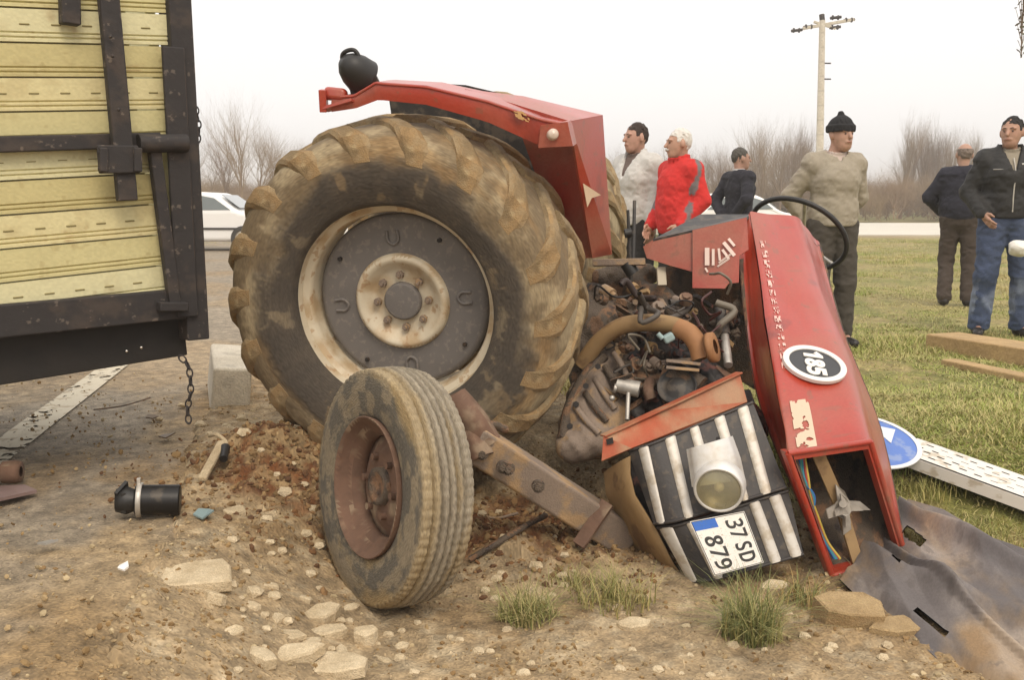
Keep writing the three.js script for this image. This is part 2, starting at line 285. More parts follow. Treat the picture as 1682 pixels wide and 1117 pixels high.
const bladeMat = new THREE.MeshPhysicalMaterial({ color: 0xffffff, roughness: .75, transmission: .0, side: THREE.DoubleSide });
{
  const r = rngOf(11), geo = boxUV(bladeGeo(9, .05, .055, .0022, r, 1.1)), list = [], green = [lin('#8a9440'), lin('#98a04e'), lin('#b5a970'), lin('#79843a'), lin('#c4b280')];
  for (let i = 0; i < 300000 && list.length < 60000; i++) {
    const d = 3.3 + 30 * r() ** 1.9, x = mix(-.2, .62, r()) * d + (d > 9 && r() < .3 ? -d * .3 : 0), z = -d;
    if (r() > grassMask(x, z) * (.12 + .88 * sst(.36, .56, fbm(x * 1.3, z * 1.3, 21, 4)))) continue;
    list.push([x, H(x, z) - .004, z, .6 + r() * .7 + d * .02, r() * 6.28, r()]);
  }
  const im = new THREE.InstancedMesh(geo, bladeMat, list.length), M = new THREE.Matrix4(), Q = new THREE.Quaternion(), c = new THREE.Color();
  list.forEach(([x, y, z, s, a, q], i) => { M.compose(V(x, y, z), Q.setFromAxisAngle(V(0, 1, 0), a), V(s * 1.3, s * (.4 + q * .5) * (.6 + 1.1 * sst(.42, .72, fbm(x * .8, z * .8, 61, 3))), s * 1.3)); im.setMatrixAt(i, M); const n = fbm(x * 1.1, z * 1.1, 33, 3), k = lerp3(green[(q * 2.99) | 0], green[q > .5 ? 2 : 4], sst(.45, .68, n)); const sc = rr(.75, 1.15, r); c.setRGB(...k.map(v => v * sc)); im.setColorAt(i, c); });
  im.name = numbered('verge_grass'); im.userData = { kind: 'stuff', label: 'short patchy yellow green grass on the verge', category: 'grass' }; SH(im); scene.add(im);
}
function rockGeo(s, r, flatness = .6, n = 1) { const g = new THREE.IcosahedronGeometry(1, n), p = g.attributes.position, o = r() * 50; for (let i = 0; i < p.count; i++) { const v = V().fromBufferAttribute(p, i), k = .7 + .6 * fbm(v.x * 1.1 + o, v.y * 1.1, v.z * 1.1, 2); v.multiplyScalar(k); p.setXYZ(i, v.x * s, v.y * s * flatness, v.z * s); } g.computeVertexNormals(); return g; }
const stoneMat = surf(512, .35, (u, v) => { const a = tf(u, v, 8, 5, 6), b = tn(u, v, 120, 8); const c = lerp3([164, 145, 114], [216, 199, 168], a), k = .92 + .16 * b; return [c[0] * k, c[1] * k, c[2] * k, .92, a * .7 + b * .3]; }, { bump: .006, rough: false, roughness: .92 });
{
  const r = rngOf(23), kinds = [['gravel', 7000, .003, .012, ['#a8906a', '#9a7e55', '#b9a580', '#8a6e48'], 'loose pale gravel strewn over the soil', 'gravel'], ['soil_clods', 4200, .005, .02, ['#7a5634', '#66482f', '#8f6f4a', '#987c54', '#806644'], 'crumbled brown soil clods churned up by the wheels', 'soil']];
  for (const [name, n, a, b, cs, label, cat] of kinds) {
    const im = new THREE.InstancedMesh(boxUV(prep(rockGeo(1, r, .7, 0))), new THREE.MeshStandardMaterial({ roughness: .95, color: 0xffffff }), n), M = new THREE.Matrix4(), Q = new THREE.Quaternion(), c = new THREE.Color(); let i = 0;
    for (let t = 0; t < 400000 && i < n; t++) {
      const d = 2.1 + 4.2 * r() ** 1.2, x = rr(-.56, .56, r) * d, z = -d, s = soilness(x, z);
      if (name === 'gravel' ? (r() < grassMask(x, z) * .95 || (x < roadEdgeX(z) && r() > .3) || r() > .25 + sst(.45, .7, fbm(x * 2.2, z * 2.2, 71, 3))) : r() > s * 1.1) continue;
      const q = a + (b - a) * r() ** 3; M.compose(V(x, (x < roadEdgeX(z) ? Math.max(dip(x, z), H(x, z)) : H(x, z)) + q * .15, z), Q.setFromEuler(new THREE.Euler(r() * 6, r() * 6, r() * 6)), V(q, q * rr(.5, .9, r), q * rr(.7, 1.3, r))); im.setMatrixAt(i, M);
      const k = lin(cs[(r() * cs.length) | 0]); const sc = rr(.7, 1.0, r); c.setRGB(...k.map(v => v * sc)); im.setColorAt(i, c); i++;
    }
    im.count = i; im.name = numbered(name); im.userData = { kind: 'stuff', label, category: cat }; SH(im); scene.add(im);
  }
}
// ------------------------------------------------------------------ bare trees far behind
function bareTree(seed, h, spread, up) {
  const r = rngOf(seed), trunk = [], crown = [];
  const twig = (list, a, b, r0, r1, n) => { const [x, y, z] = basis(b.clone().sub(a)), pos = []; for (let k = 0; k < n; k++) { const q = k / n * 6.283, s = (k + 1) / n * 6.283, f = (o, R, t) => o.clone().addScaledVector(y, Math.cos(t) * R).addScaledVector(z, Math.sin(t) * R); const A = f(a, r0, q), B = f(a, r0, s), C = f(b, r1, q), D = f(b, r1, s); for (const p of [A, B, C, B, D, C]) pos.push(p.x, p.y, p.z); } list.push(...pos); };
  const grow = (p, dir, L, rad, lev) => {
    const n = lev < 2 ? 3 : 2; let q = p.clone(), d = dir.clone();
    for (let i = 0; i < n; i++) {
      d.add(V(rr(-.22, .22, r), rr(-.05, .22, r) * up, rr(-.22, .22, r))).normalize(); const e = q.clone().addScaledVector(d, L / n), r1 = rad * .72;
      twig(lev ? crown : trunk, q, e, rad, r1, lev < 2 ? 6 : 3); rad = r1; q = e;
      if (lev < 4) { const k = lev === 0 ? (i ? 4 : 1) : lev < 3 ? 3 : 2; for (let j = 0; j < k; j++) { const a = r() * 6.283, s = spread * rr(.6, 1.2, r), nd = d.clone().add(V(Math.cos(a) * s, rr(0, .4, r), Math.sin(a) * s)).normalize(); grow(q, nd, L * rr(.5, .72, r), rad * .55, lev + 1); } }
    }
  };
  grow(V(0, -.1, 0), V(rr(-.05, .05, r), 1, rr(-.05, .05, r)).normalize(), h * .5, h * .021, 0);
  const mk = a => { const g = new THREE.BufferGeometry(); g.setAttribute('position', new THREE.Float32BufferAttribute(a, 3)); g.computeVertexNormals(); return boxUV(g); };
  return [mk(trunk), mk(crown)];
}
const barkMat = surf(256, .6, (u, v) => { const a = tf(u, v, 10, 15, 4); return [96 + a * 50, 80 + a * 44, 64 + a * 38, .95, a]; }, { rough: false, roughness: .95 });
const twigMat = flat('#75604c', .95), twigMat2 = flat('#837058', .95);
{
  const protos = [[101, 6.5, .75, 1], [102, 7, .6, 1.2], [103, 8, .32, 2.2], [104, 5.5, .85, .8], [105, 8.5, .28, 2.4], [106, 6, .7, 1]].map(a => bareTree(...a)), r = rngOf(44);
  const kindOf = [0, 0, 1, 0, 1, 0];
  const put = (px, d, k, s) => {
    const p = P(px, 340, d), slim = kindOf[k]; if (px > 990) s *= .84;
    const g = thing(slim ? 'poplar_tree' : 'bare_tree', slim ? 'slim upright leafless poplar in the hazy tree line' : 'spreading leafless tree in the hazy tree line', 'tree', slim ? 'poplars in the far tree line' : 'leafless trees in the far tree line');
    const [t, c] = protos[k]; for (const [n, ge, m] of [['trunk', t, barkMat], ['crown', c, r() < .5 ? twigMat : twigMat2]]) { const q = SH(new THREE.Mesh(ge, m)); q.name = n; g.add(q); }
    g.position.set(p.x, H(p.x, p.z), p.z); g.rotation.y = r() * 6.28; g.scale.setScalar(s);
  };
  for (const [px, d, k, s] of [[345, 70, 3, .9], [372, 62, 0, .92], [398, 58, 1, 1.02], [425, 60, 5, 1.0], [452, 66, 0, .95], [480, 70, 3, 1.0], [505, 75, 5, 1], [310, 75, 1, .9], [280, 72, 0, .9]]) put(px, d, k, s);
  for (let px = 985; px < 1330; px += 10) put(px + rr(-6, 6, r), rr(66, 92, r), [0, 1, 3, 5, 0, 1][(r() * 6) | 0], rr(.72, 1.0, r) + (px > 1180 && px < 1330 ? .2 : 0));
  for (const px of [1262, 1270, 1288, 1305, 1318, 1332]) put(px, rr(75, 95, r), r() < .5 ? 2 : 4, rr(.85, 1.05, r));
  for (let px = 1405; px < 1470; px += 12) put(px, rr(85, 110, r), [0, 3, 5][(r() * 3) | 0], rr(.6, .8, r));
  for (const px of [1480, 1490, 1498, 1506, 1515, 1524, 1533, 1543, 1552, 1561, 1571, 1582, 1595]) put(px + rr(-3, 3, r), rr(78, 95, r), r() < .5 ? 2 : 4, rr(.85, 1.1, r));
  for (let px = 1480; px < 1720; px += 12) put(px + rr(-6, 6, r), rr(75, 100, r), [0, 1, 3, 5][(r() * 4) | 0], rr(.75, .95, r));
  for (let px = 520; px < 985; px += 60) put(px, rr(75, 100, r), [0, 1, 3, 5][(r() * 4) | 0], .9);
  // scrub band under the trees: nobody could count it
  const sg = mergeGeometries([bareTree(201, 2.6, 1.0, .8)[1], bareTree(202, 2.2, 1.1, .7)[1].translate(.7, 0, .3), bareTree(203, 2.4, 1.0, .8)[1].translate(-.6, 0, -.3)]);
  const im = new THREE.InstancedMesh(sg, new THREE.MeshStandardMaterial({ color: 0xffffff, roughness: .95 }), 620), M = new THREE.Matrix4(), Q = new THREE.Quaternion(), c = new THREE.Color();
  for (let i = 0; i < 620; i++) { const px = rr(240, 1720, r), d = rr(66, 115, r), p = P(px, 340, d), s = rr(.8, 1.6, r); M.compose(V(p.x, H(p.x, p.z) - .2, p.z), Q.setFromAxisAngle(V(0, 1, 0), r() * 6.28), V(s * 1.3, s, s * 1.3)); im.setMatrixAt(i, M); const k = lin(['#7d664e', '#8b745a', '#746350', '#968060'][(r() * 4) | 0]); c.setRGB(...k); im.setColorAt(i, c); }
  im.name = numbered('scrub_thicket'); im.userData = { kind: 'stuff', label: 'brown leafless scrub thicket below the far trees', category: 'scrub' }; SH(im); scene.add(im);
}
// ------------------------------------------------------------------ concrete utility pole
const concreteMat = surf(512, .6, (u, v) => { const a = tf(u, v, 6, 25, 6), b = tn(u, v, 100, 4), s = sst(.6, .75, tf(u, v, 4, 95, 4)); const c = lerp3([176, 166, 148], [208, 200, 184], a), k = .94 + b * .12 - s * .1; return [c[0] * k, c[1] * k, c[2] * k, .9, a * .5 + b * .5]; }, { bump: .004, rough: false, roughness: .9 });
const darkSteel = surf(256, .3, (u, v) => { const a = tf(u, v, 8, 35, 5), s = sst(.55, .7, a); const c = lerp3([44, 40, 38], [92, 72, 54], s * .7); return [...c, .5 + a * .4, a]; }, { bump: .002, metalness: .2 });
{
  const d = 42, top = P(1350, 34, d), base = P(1345, 340, d); base.y = 0;
  const g = thing('utility_pole', 'pale concrete power pole with crossarm and dark insulators', 'utility pole');
  part('pole', cyl(base.clone().setY(-.3), top, .18, .12, 14), concreteMat, g);
  const at = (px, py, dd = 0) => P(px, py, d + dd);
  part('crossarm', bar(at(1318, 47), at(1402, 32), .12, .12), concreteMat, g); part('crossarm', bar(at(1336, 36), at(1372, 47), .1, .1), concreteMat, g);
  for (const [x, y] of [[1308, 50], [1328, 44], [1371, 45], [1372, 29], [1394, 33]]) part('insulator', [cyl(at(x - 9, y + 1), at(x + 9, y - 1), .06, .06, 10), cyl(at(x - 6, y), at(x - 4, y), .1, .1, 10), cyl(at(x + 3, y), at(x + 5, y), .1, .1, 10)], darkSteel, g);
  part('pole_cap', cyl(at(1350, 34), at(1349, 24), .11, .11, 10), darkSteel, g);
  for (const [x, y] of [[1358, 104], [1358, 130]]) part('step_bolt', cyl(at(x - 9, y), at(x + 6, y), .03, .03, 8), darkSteel, g);
  settle(g, base);
}
{ // drooping tree beside the men; only the tips of its twigs reach into the picture
  const base = P(1830, 340, 12); base.y = 0; const g = thing('overhanging_tree', 'leafy twig tips hanging in from a tree beside the verge', 'tree'), r = rngOf(91);
  const top = base.clone().add(V(-.1, 4.6, 0));
  part('trunk', tube([base.clone().setY(-.1), base.clone().add(V(.08, 1.6, 0)), base.clone().add(V(-.02, 3.2, .05)), top], .11, 10), barkMat, g);
  const tips = [[1676, 2, 95], [1690, -10, 60], [1720, -10, 50], [1760, -30, 80], [1800, -20, 40]], leaves = [], twigs = [];
  for (const [px, y0, y1] of tips) {
    const a = P(px + 14, y0 - 60, 12), b = P(px, y1, 12), mid = P(px + 3, (y0 + y1) / 2 - 20, 12);
    twigs.push(tube([top, top.clone().lerp(a, .6).add(V(0, .3, 0)), a, mid, b], .008, 5, 30));
    for (let i = 0; i < 34; i++) { const t = i / 34, p = P(px + rr(-9, 9, r), mix(y0 - 40, y1, t), 12 + rr(-.12, .12, r)); const l = new THREE.CircleGeometry(.03, 6); l.scale(.45, 1.1, 1); l.rotateX(r() * 3); l.rotateZ(r() * 3); l.rotateY(r() * 6); l.translate(p.x, p.y, p.z); leaves.push(l); twigs.push(tube([p, mid.clone().lerp(b, t)], .003, 3, 1)); }
  }
  part('limbs', twigs, barkMat, g); part('leaves', leaves, new THREE.MeshStandardMaterial({ color: '#57503a', roughness: .8, side: THREE.DoubleSide }), g, { kind: 'stuff' });
  settle(g, base);
}
// ------------------------------------------------------------------ cars parked far behind
const rubber = surf(256, .25, (u, v) => { const a = tf(u, v, 12, 65, 4); return [44 + a * 30, 42 + a * 27, 39 + a * 24, .85, a]; }, { bump: .002, rough: false, roughness: .85 });
const glassDark = new THREE.MeshPhysicalMaterial({ color: '#5d6462', roughness: .08, metalness: 0, clearcoat: 1 });
const chrome = surf(256, .2, (u, v) => { const a = tf(u, v, 10, 75, 5); const k = 196 + a * 44; return [k, k * .98, k * .94, .16 + .3 * sst(.5, .75, a), a]; }, { metalness: 1 });
function sedan(label, base, turn, paint) {                // 4.3 m long, nose to +x
  const g = thing('parked_car', label, 'car');
  const side = [[-2.1, .35], [-2.15, .62], [-2.08, .86], [-1.5, .93], [-1.15, 1.0], [-.62, 1.36], [-.25, 1.43], [.35, 1.42], [.75, 1.3], [1.25, .97], [1.9, .84], [2.12, .66], [2.14, .36], [1.75, .24], [-1.75, .24]];
  const sh = new THREE.Shape(); sh.moveTo(...side[0]); new THREE.SplineCurve(side.slice(0, 13).map(p => new THREE.Vector2(...p))).getPoints(60).forEach(p => sh.lineTo(p.x, p.y)); sh.lineTo(1.75, .24); sh.lineTo(-1.75, .24); sh.closePath();
  const b = new THREE.ExtrudeGeometry(sh, { depth: 1.46, bevelEnabled: true, bevelSize: .1, bevelOffset: -.1, bevelThickness: .1, bevelSegments: 4, steps: 1 }); b.translate(0, 0, -.73);
  { const p = b.attributes.position; for (let i = 0; i < p.count; i++) { const y = p.getY(i); if (y > .95) p.setZ(i, p.getZ(i) * (1 - (y - .95) * .38)); } b.computeVertexNormals(); }
  part('body', b, paint, g);
  for (const s of [-1, 1]) {
    const w = (pts) => { const q = pts.map(([x, y]) => V(x, y, s * (.843 * (1 - (y - .95) * .38)))); return plate(q, .012, V(0, 1, s * 50)); };
    part('side_window', w([[-1.02, 1.0], [-.6, 1.28], [-.28, 1.34], [-.2, 1.0]]), glassDark, g); part('side_window', w([[-.12, 1.0], [-.16, 1.345], [.32, 1.335], [.68, 1.24], [.98, 1.02]]), glassDark, g);
    part('door_handle', bar(V(-.3, .86, s * .85), V(-.12, .86, s * .85), .03, .03), rubber, g); part('side_moulding', bar(V(-1.2, .55, s * .842), V(1.2, .55, s * .842), .03, .05), rubber, g);
    for (const x of [-1.32, 1.32]) { const wh = new THREE.Group(); wh.name = 'wheel'; g.add(wh); part('tyre', lathe([[.2, -.09], [.29, -.095], [.31, -.07], [.31, .07], [.29, .095], [.2, .09]], V(x, .31, s * .77), V(0, 0, s), 32), rubber, wh); part('rim', lathe([[0, .05], [.06, .06], [.15, .03], [.2, .08], [.205, .09]], V(x, .31, s * .77), V(0, 0, s), 24), chrome, wh); }
    part('tail_light', bar(V(-2.17, .7, s * .6), V(-2.17, .7, s * .78), .06, .14), flat('#5a1a18', .25), g); part('headlight', bar(V(2.12, .68, s * .55), V(2.12, .68, s * .76), .1, .12), flat('#d8dadb', .1), g);
  }
  const win = (x0, y0, x1, y1) => plate([V(x0, y0, -.62), V(x0, y0, .62), V(x1, y1, .56), V(x1, y1, -.56)].map(p => p.add(V(Math.sign(x0) * .022, .022, 0))), .01, V((x0 + x1) * 40, 60, 0));
  part('rear_window', win(-1.16, 1.035, -.72, 1.345), glassDark, g); part('windscreen', win(1.2, 1.035, .86, 1.275), glassDark, g);
  g.position.copy(base); g.rotation.y = turn; return g;
}
const whitePaint = new THREE.MeshPhysicalMaterial({ color: '#e6e4e0', roughness: .35, clearcoat: .7, clearcoatRoughness: .15 });
{ const p = P(331, 340, 25); p.y = -.02; sedan('white saloon car parked behind the trailer corner and tractor tyre', p, Math.PI - .06, whitePaint); }
{ const p = P(1165, 340, 27); p.y = -.02; p.x += .4; sedan('white car beyond the red jacket man and the dark suit man', p, .35, whitePaint.clone()); }
// ------------------------------------------------------------------ cream boarded trailer at the left
{
  const O = P(340, 556, 4.0), a = camDir(2099, 422, 1650);
  const u = V(0, 1, 0).addScaledVector(a, -a.y).normalize(), n = a.clone().cross(u).normalize(); if (n.dot(camera.position.clone().sub(O)) < 0) n.negate();
  const T = (s, h, o = 0) => O.clone().addScaledVector(a, -s).addScaledVector(u, h).addScaledVector(n, o);
  const S = (px, py, o = 0) => { const c = camera.position, q = P(px, py, 1).sub(c), t = O.clone().addScaledVector(n, o).sub(c).dot(n) / q.dot(n), w = c.clone().addScaledVector(q, t).sub(O); return [-w.dot(a), w.dot(u)]; };
  const g = thing('farm_trailer', 'cream boarded farm trailer with dark steel frame beside the tractor', 'trailer');
  const frame = surf(512, .5, (x, y) => { const a = tf(x, y, 8, 85, 6), b = tf(x * 1, y, 20, 105, 4), s = sst(.42, .72, a), w = sst(.68, .76, b); let c = lerp3([47, 43, 42], [66, 57, 51], s); c = lerp3(c, [140, 126, 110], w * .5); return [...c, .6 + a * .3, a * .6 + b * .4]; }, { bump: .004, metalness: .1 });
  const cream = surf(512, 1.4, (x, y) => { const a = tf(x, y, 5, 115, 6), b = tn(x, y, 200, 6), st = sst(.6, .74, tf(x * .999, y, 16, 125, 4)), sc = sst(.74, .78, tf(x, y, 40, 135, 3)); let c = lerp3([212, 206, 164], [200, 192, 150], a); c = lerp3(c, [160, 142, 100], st * .2 + sc * .25); c = lerp3(c, [134, 98, 60], sst(.68, .8, tf(x, y * .999, 9, 155, 5)) * .4); const k = .97 + b * .06; return [c[0] * k, c[1] * k, c[2] * k, .55 + a * .25, a * .6 + b * .4]; }, { bump: .0015 });
  const beam = (p, q, w, o0, o1) => { /* bar with width w in the side's plane, from offset o0 to o1 */ const m = (o0 + o1) / 2, A = T(p[0], p[1], m), B = T(q[0], q[1], m); return bar(A, B, Math.abs(o1 - o0), w, n.clone().cross(B.clone().sub(A)).normalize(), .006); };
  // boards: each one a pressed steel plank with two grooves
  const bh = .117, s0 = S(262, 440)[0] - .03, s0u = S(284, 60)[0] - .02, hb = S(130, 494)[1], hm = S(130, 236)[1];
  const pos = (h0, len, hgt) => { const sh = new THREE.Shape(), k = .0075, pts = [[0, -.012], [0, 0]]; for (const c of [.13, .27]) pts.push([hgt * c - .0045, 0], [hgt * c, -k], [hgt * c + .0045, 0]); pts.push([hgt - .003, 0], [hgt - .001, -.012]); sh.moveTo(...pts[0]); pts.slice(1).forEach(p => sh.lineTo(...p)); return new THREE.ExtrudeGeometry(sh, { depth: len, bevelEnabled: false }); };
  const board = (h, hgt, sR) => { const gq = pos(0, 2.5, hgt); gq.applyMatrix4(frameM(u, n, u.clone().cross(n), T(sR, h, 0))); return gq; };
  if (u.clone().cross(n).dot(a) > 0) { /* extrusion must run away from the corner */ }
  const dirS = u.clone().cross(n).dot(a) > 0 ? 1 : -1;
  let k = 0; const creams = ['#ffffff', '#f2eedd', '#fffaf0', '#e9e2cc'].map(c => { const m = cream.clone(); m.color.set(c); return m; }), slotM = flat('#857a4e', .7);
  const hTop = S(130, -60)[1];
  for (let h = hb - .02; h < hTop; h += bh, k++) {
    const sR = h > hm ? s0u : s0, gq = pos(0, 2.5, bh - .004); gq.applyMatrix4(frameM(u, n, u.clone().cross(n), T(dirS > 0 ? sR + 2.5 : sR, h, 0)));
    gq.translate(...n.clone().multiplyScalar((h3(k, 3, 1) - .5) * .005).toArray()); const bd = part('board', gq, creams[k % 4], g);
    if (k % 2 === 0) { const em = []; for (let s = sR + .1; s < sR + 2.3; s += .105) em.push(beam([s, h + bh * .5], [s + .035, h + bh * .5], .006, -.004, .0025)); part('embossed_slots', em, slotM, bd, { kind: 'stuff' }); }
  }
  part('lining', bar(T(s0 + .03, (hb + hTop) / 2, -.035), T(s0 + 2.5, (hb + hTop) / 2, -.035), .02, hTop - hb + .1, u, .003), cream, g);
  part('middle_rail', beam(S(-400, 250), S(262, 230, .02), .055, .004, .05), frame, g);
  part('bottom_rail', beam(S(-500, 575, .01), S(300, 498, .01), .115, -.05, .045), frame, g);
  part('corner_post', beam(S(322, 557), S(288, -60), .088, -.08, .035), frame, g);
  part('hinge_post', beam(S(306, 520, .03), S(282, 78, .03), .085, .036, .055), frame, g);
  part('slat_post', beam(S(284, 500, .03), S(250, 240, .03), .045, .03, .07), frame, g);
  part('tube_end', cyl(T(S(225, 236, .05)[0], S(225, 236, .05)[1], .07), T(S(304, 236, .05)[0], S(304, 236, .05)[1], .07), .034, .034, 16), frame, g);
  part('stake', beam(S(172, -60, .07), S(208, 330, .07), .07, .06, .1), frame, g);
  part('stake_bracket', [beam(S(160, 262, .1), S(228, 262, .1), .1, .102, .116), beam(S(168, 243, .1), S(168, 283, .1), .03, .1, .13), beam(S(224, 243, .1), S(224, 283, .1), .03, .1, .13)], frame, g);
  for (const [x, y] of [[165, 250], [165, 276], [226, 250], [226, 276], [186, 92], [183, 60], [196, 180]]) { const [s, h] = S(x, y, .12); part('rivet', ball(T(s, h, .118), .007, 1, 1, 1, 8), frame, g); }
  part('latch', beam(S(116, -50, .05), S(118, 40, .05), .065, .01, .06), frame, g);
  part('lock_plate', beam(S(258, 503, .05), S(305, 503, .05), .035, .046, .09), frame, g);
  // floor and chassis
  const ch = surf(256, .5, (x, y) => { const a = tf(x, y, 8, 145, 5); return [24 + a * 16, 21 + a * 13, 18 + a * 11, .7, a]; }, { bump: .003, rough: false, roughness: .7 });
  part('chassis_beam', beam(S(-600, 678, -.06), S(305, 545, -.06), .19, -.16, -.06), ch, g);
  part('floor', bar(T(.02, .12, -.85), T(2.9, .12, -.85), 1.55, .05, u, .004), ch, g);
  part('axle', cyl(T(1.9, -.13, -.1), T(1.9, -.13, -1.6), .05, .05, 14), ch, g);
  part('far_side', bar(T(.05, .75, -1.62), T(2.9, .75, -1.62), .04, 1.2, u, .004), cream, g);
  part('end_gate', bar(T(.035, .75, -.1), T(.035, .75, -1.6), .04, 1.2, u, .004), cream, g);
  const wc = T(1.9, -.13, -.25), wr = wc.y + .01; for (const o of [-.25, -1.45]) { const c = T(1.9, -.13, o), R = c.y + .02; const w = new THREE.Group(); w.name = 'wheel'; g.add(w); part('tyre', lathe([[R * .55, -.1], [R * .9, -.11], [R, -.07], [R, .07], [R * .9, .11], [R * .55, .1]], c, n, 40), rubber, w); part('rim', lathe([[0, .03], [R * .3, .04], [R * .5, .0], [R * .56, .09]], c, n, 30), frame, w); }
  for (const [x, y] of [[210, 577], [234, 571]]) { const [s, h] = S(x, y, -.05); part('bolt_head', ball(T(s, h, -.058), .008, 1, 1, 1, 8), chrome, g); }
  settle(g, V(O.x, 0, O.z));
  // chains hanging at the corner
  const chain = (label, pts, lr) => { const c = thing('chain', label, 'chain'), cv = new THREE.CatmullRomCurve3(pts), L = cv.getLength(), m = Math.round(L / (lr * 2.3)); for (let i = 0; i < m; i++) { const p = cv.getPointAt((i + .5) / m), t = cv.getTangentAt((i + .5) / m), ge = new THREE.TorusGeometry(lr, lr * .28, 6, 12); ge.scale(1.25, .8, 1); const [x, y, z] = basis(t, i % 2 ? V(0, 0, 1) : V(1, 0, 0)); ge.applyMatrix4(frameM(x, y, z, p)); part('link', ge, frame, c); } settle(c, pts[pts.length - 1].clone()); };
  chain('rusty chain looped round the top of the trailer corner post', [P(322, 176, 3.93), P(327, 215, 3.92), P(318, 262, 3.92), P(308, 232, 3.9)], .013);
  chain('rusty chain dangling below the trailer corner', [P(296, 585, 3.9), P(309, 600, 3.9), P(314, 640, 3.9), P(309, 672, 3.92), P(311, 695, 3.92)], .014);
}
// ------------------------------------------------------------------ the wrecked tractor
const font = await new FontLoader().loadAsync('fonts/droid/droid_sans_bold.typeface.json');
const camR = camDir(1, 0, 0), camU = camDir(0, 1, 0), camF = camDir(0, 0, 1);
const red = surf(768, 1.3, (u, v) => { const a = tf(u, v, 4, 205, 6), b = tn(u, v, 220, 6), d = sst(.28, .7, tf(u, v, 3, 215, 6)), sc = Math.max(sst(.72, .76, tf(u, v, 34, 225, 3)), sst(.8, .86, tf(u, v * .12, 60, 226, 2)) * .8); let c = lerp3([156, 38, 20], [170, 56, 36], a); c = lerp3(c, [152, 112, 92], d * .68 + b * .08); c = lerp3(c, [92, 34, 28], sst(.58, .74, tf(u, v, 5, 216, 5)) * .55); c = lerp3(c, [120, 84, 62], sc * .4); const k = .97 + b * .06; return [c[0] * k, c[1] * k, c[2] * k, .3 + d * .28 + b * .06, a * .6 + b * .2]; }, { bump: .0012, rough: true, physical: true, clearcoat: .5, clearcoatRoughness: .28 });
const fadedRed = surf(512, .5, (u, v) => { const a = tf(u, v, 5, 235, 6), d = sst(.3, .7, tf(u, v, 3, 245, 6)), b = tn(u, v, 150, 6); let c = lerp3([160, 76, 46], [164, 128, 98], d); const k = .9 + a * .14 + b * .06; return [c[0] * k, c[1] * k, c[2] * k, .55 + a * .3, a]; }, { bump: .0015 });
const castIronAndShade = surf(512, .45, (u, v) => { const a = tf(u, v, 7, 255, 6), b = tn(u, v, 130, 6), r = sst(.5, .64, tf(u, v, 6, 265, 5)), o = sst(.55, .7, tf(u, v, 5, 275, 5)); let c = lerp3([92, 80, 68], [128, 98, 74], r); c = lerp3(c, [46, 36, 32], o * .8); const k = .85 + a * .2 + b * .1; return [c[0] * k, c[1] * k, c[2] * k, .85 - o * .4, a * .6 + b * .4]; }, { bump: .006, rough: true, metalness: .1 });
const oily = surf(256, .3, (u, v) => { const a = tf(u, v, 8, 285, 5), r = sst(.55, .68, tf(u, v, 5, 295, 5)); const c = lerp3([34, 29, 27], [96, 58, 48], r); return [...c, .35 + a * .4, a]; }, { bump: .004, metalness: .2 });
const dustySteel = surf(512, .5, (u, v) => { const a = tf(u, v, 6, 305, 6), b = tn(u, v, 140, 6), m = sst(.5, .66, tf(u, v, 5, 315, 5)); let c = lerp3([134, 118, 104], [160, 132, 98], m); const k = .84 + a * .22 + b * .08; return [c[0] * k, c[1] * k, c[2] * k, .7 + a * .2, a * .7 + b * .3]; }, { bump: .003 });
const rust = surf(256, .3, (u, v) => { const a = tf(u, v, 7, 325, 6), m = sst(.38, .68, tf(u, v, 4, 335, 5)); const c = lerp3([106, 80, 64], [140, 120, 98], m), k = .8 + a * .35; return [c[0] * k, c[1] * k, c[2] * k, .85, a]; }, { bump: .004, rough: false, roughness: .85 });
const tanPaint = surf(512, .5, (u, v) => { const a = tf(u, v, 6, 345, 6), m = sst(.52, .68, tf(u, v, 5, 355, 5)); const c = lerp3([150, 122, 84], [120, 94, 66], m), k = .88 + a * .2; return [c[0] * k, c[1] * k, c[2] * k, .75, a]; }, { bump: .003, rough: false, roughness: .75 });
const steelBright = surf(256, .3, (u, v) => { const a = tf(u, v, 9, 365, 5); const k = 150 + a * 70; return [k, k * .97, k * .92, .35 + a * .3, a]; }, { metalness: .6 });
const blackPlastic = flat('#211f1d', .5), darkPaintAndShade = surf(256, .3, (u, v) => { const a = tf(u, v, 8, 375, 5), d = sst(.5, .7, a); const c = lerp3([48, 45, 43], [92, 82, 70], d * .7); return [...c, .6, a]; }, { bump: .002, rough: false, roughness: .6 });
const tractor = thing('wrecked_tractor', 'wrecked red tractor broken apart with its bonnet twisted sideways', 'tractor');
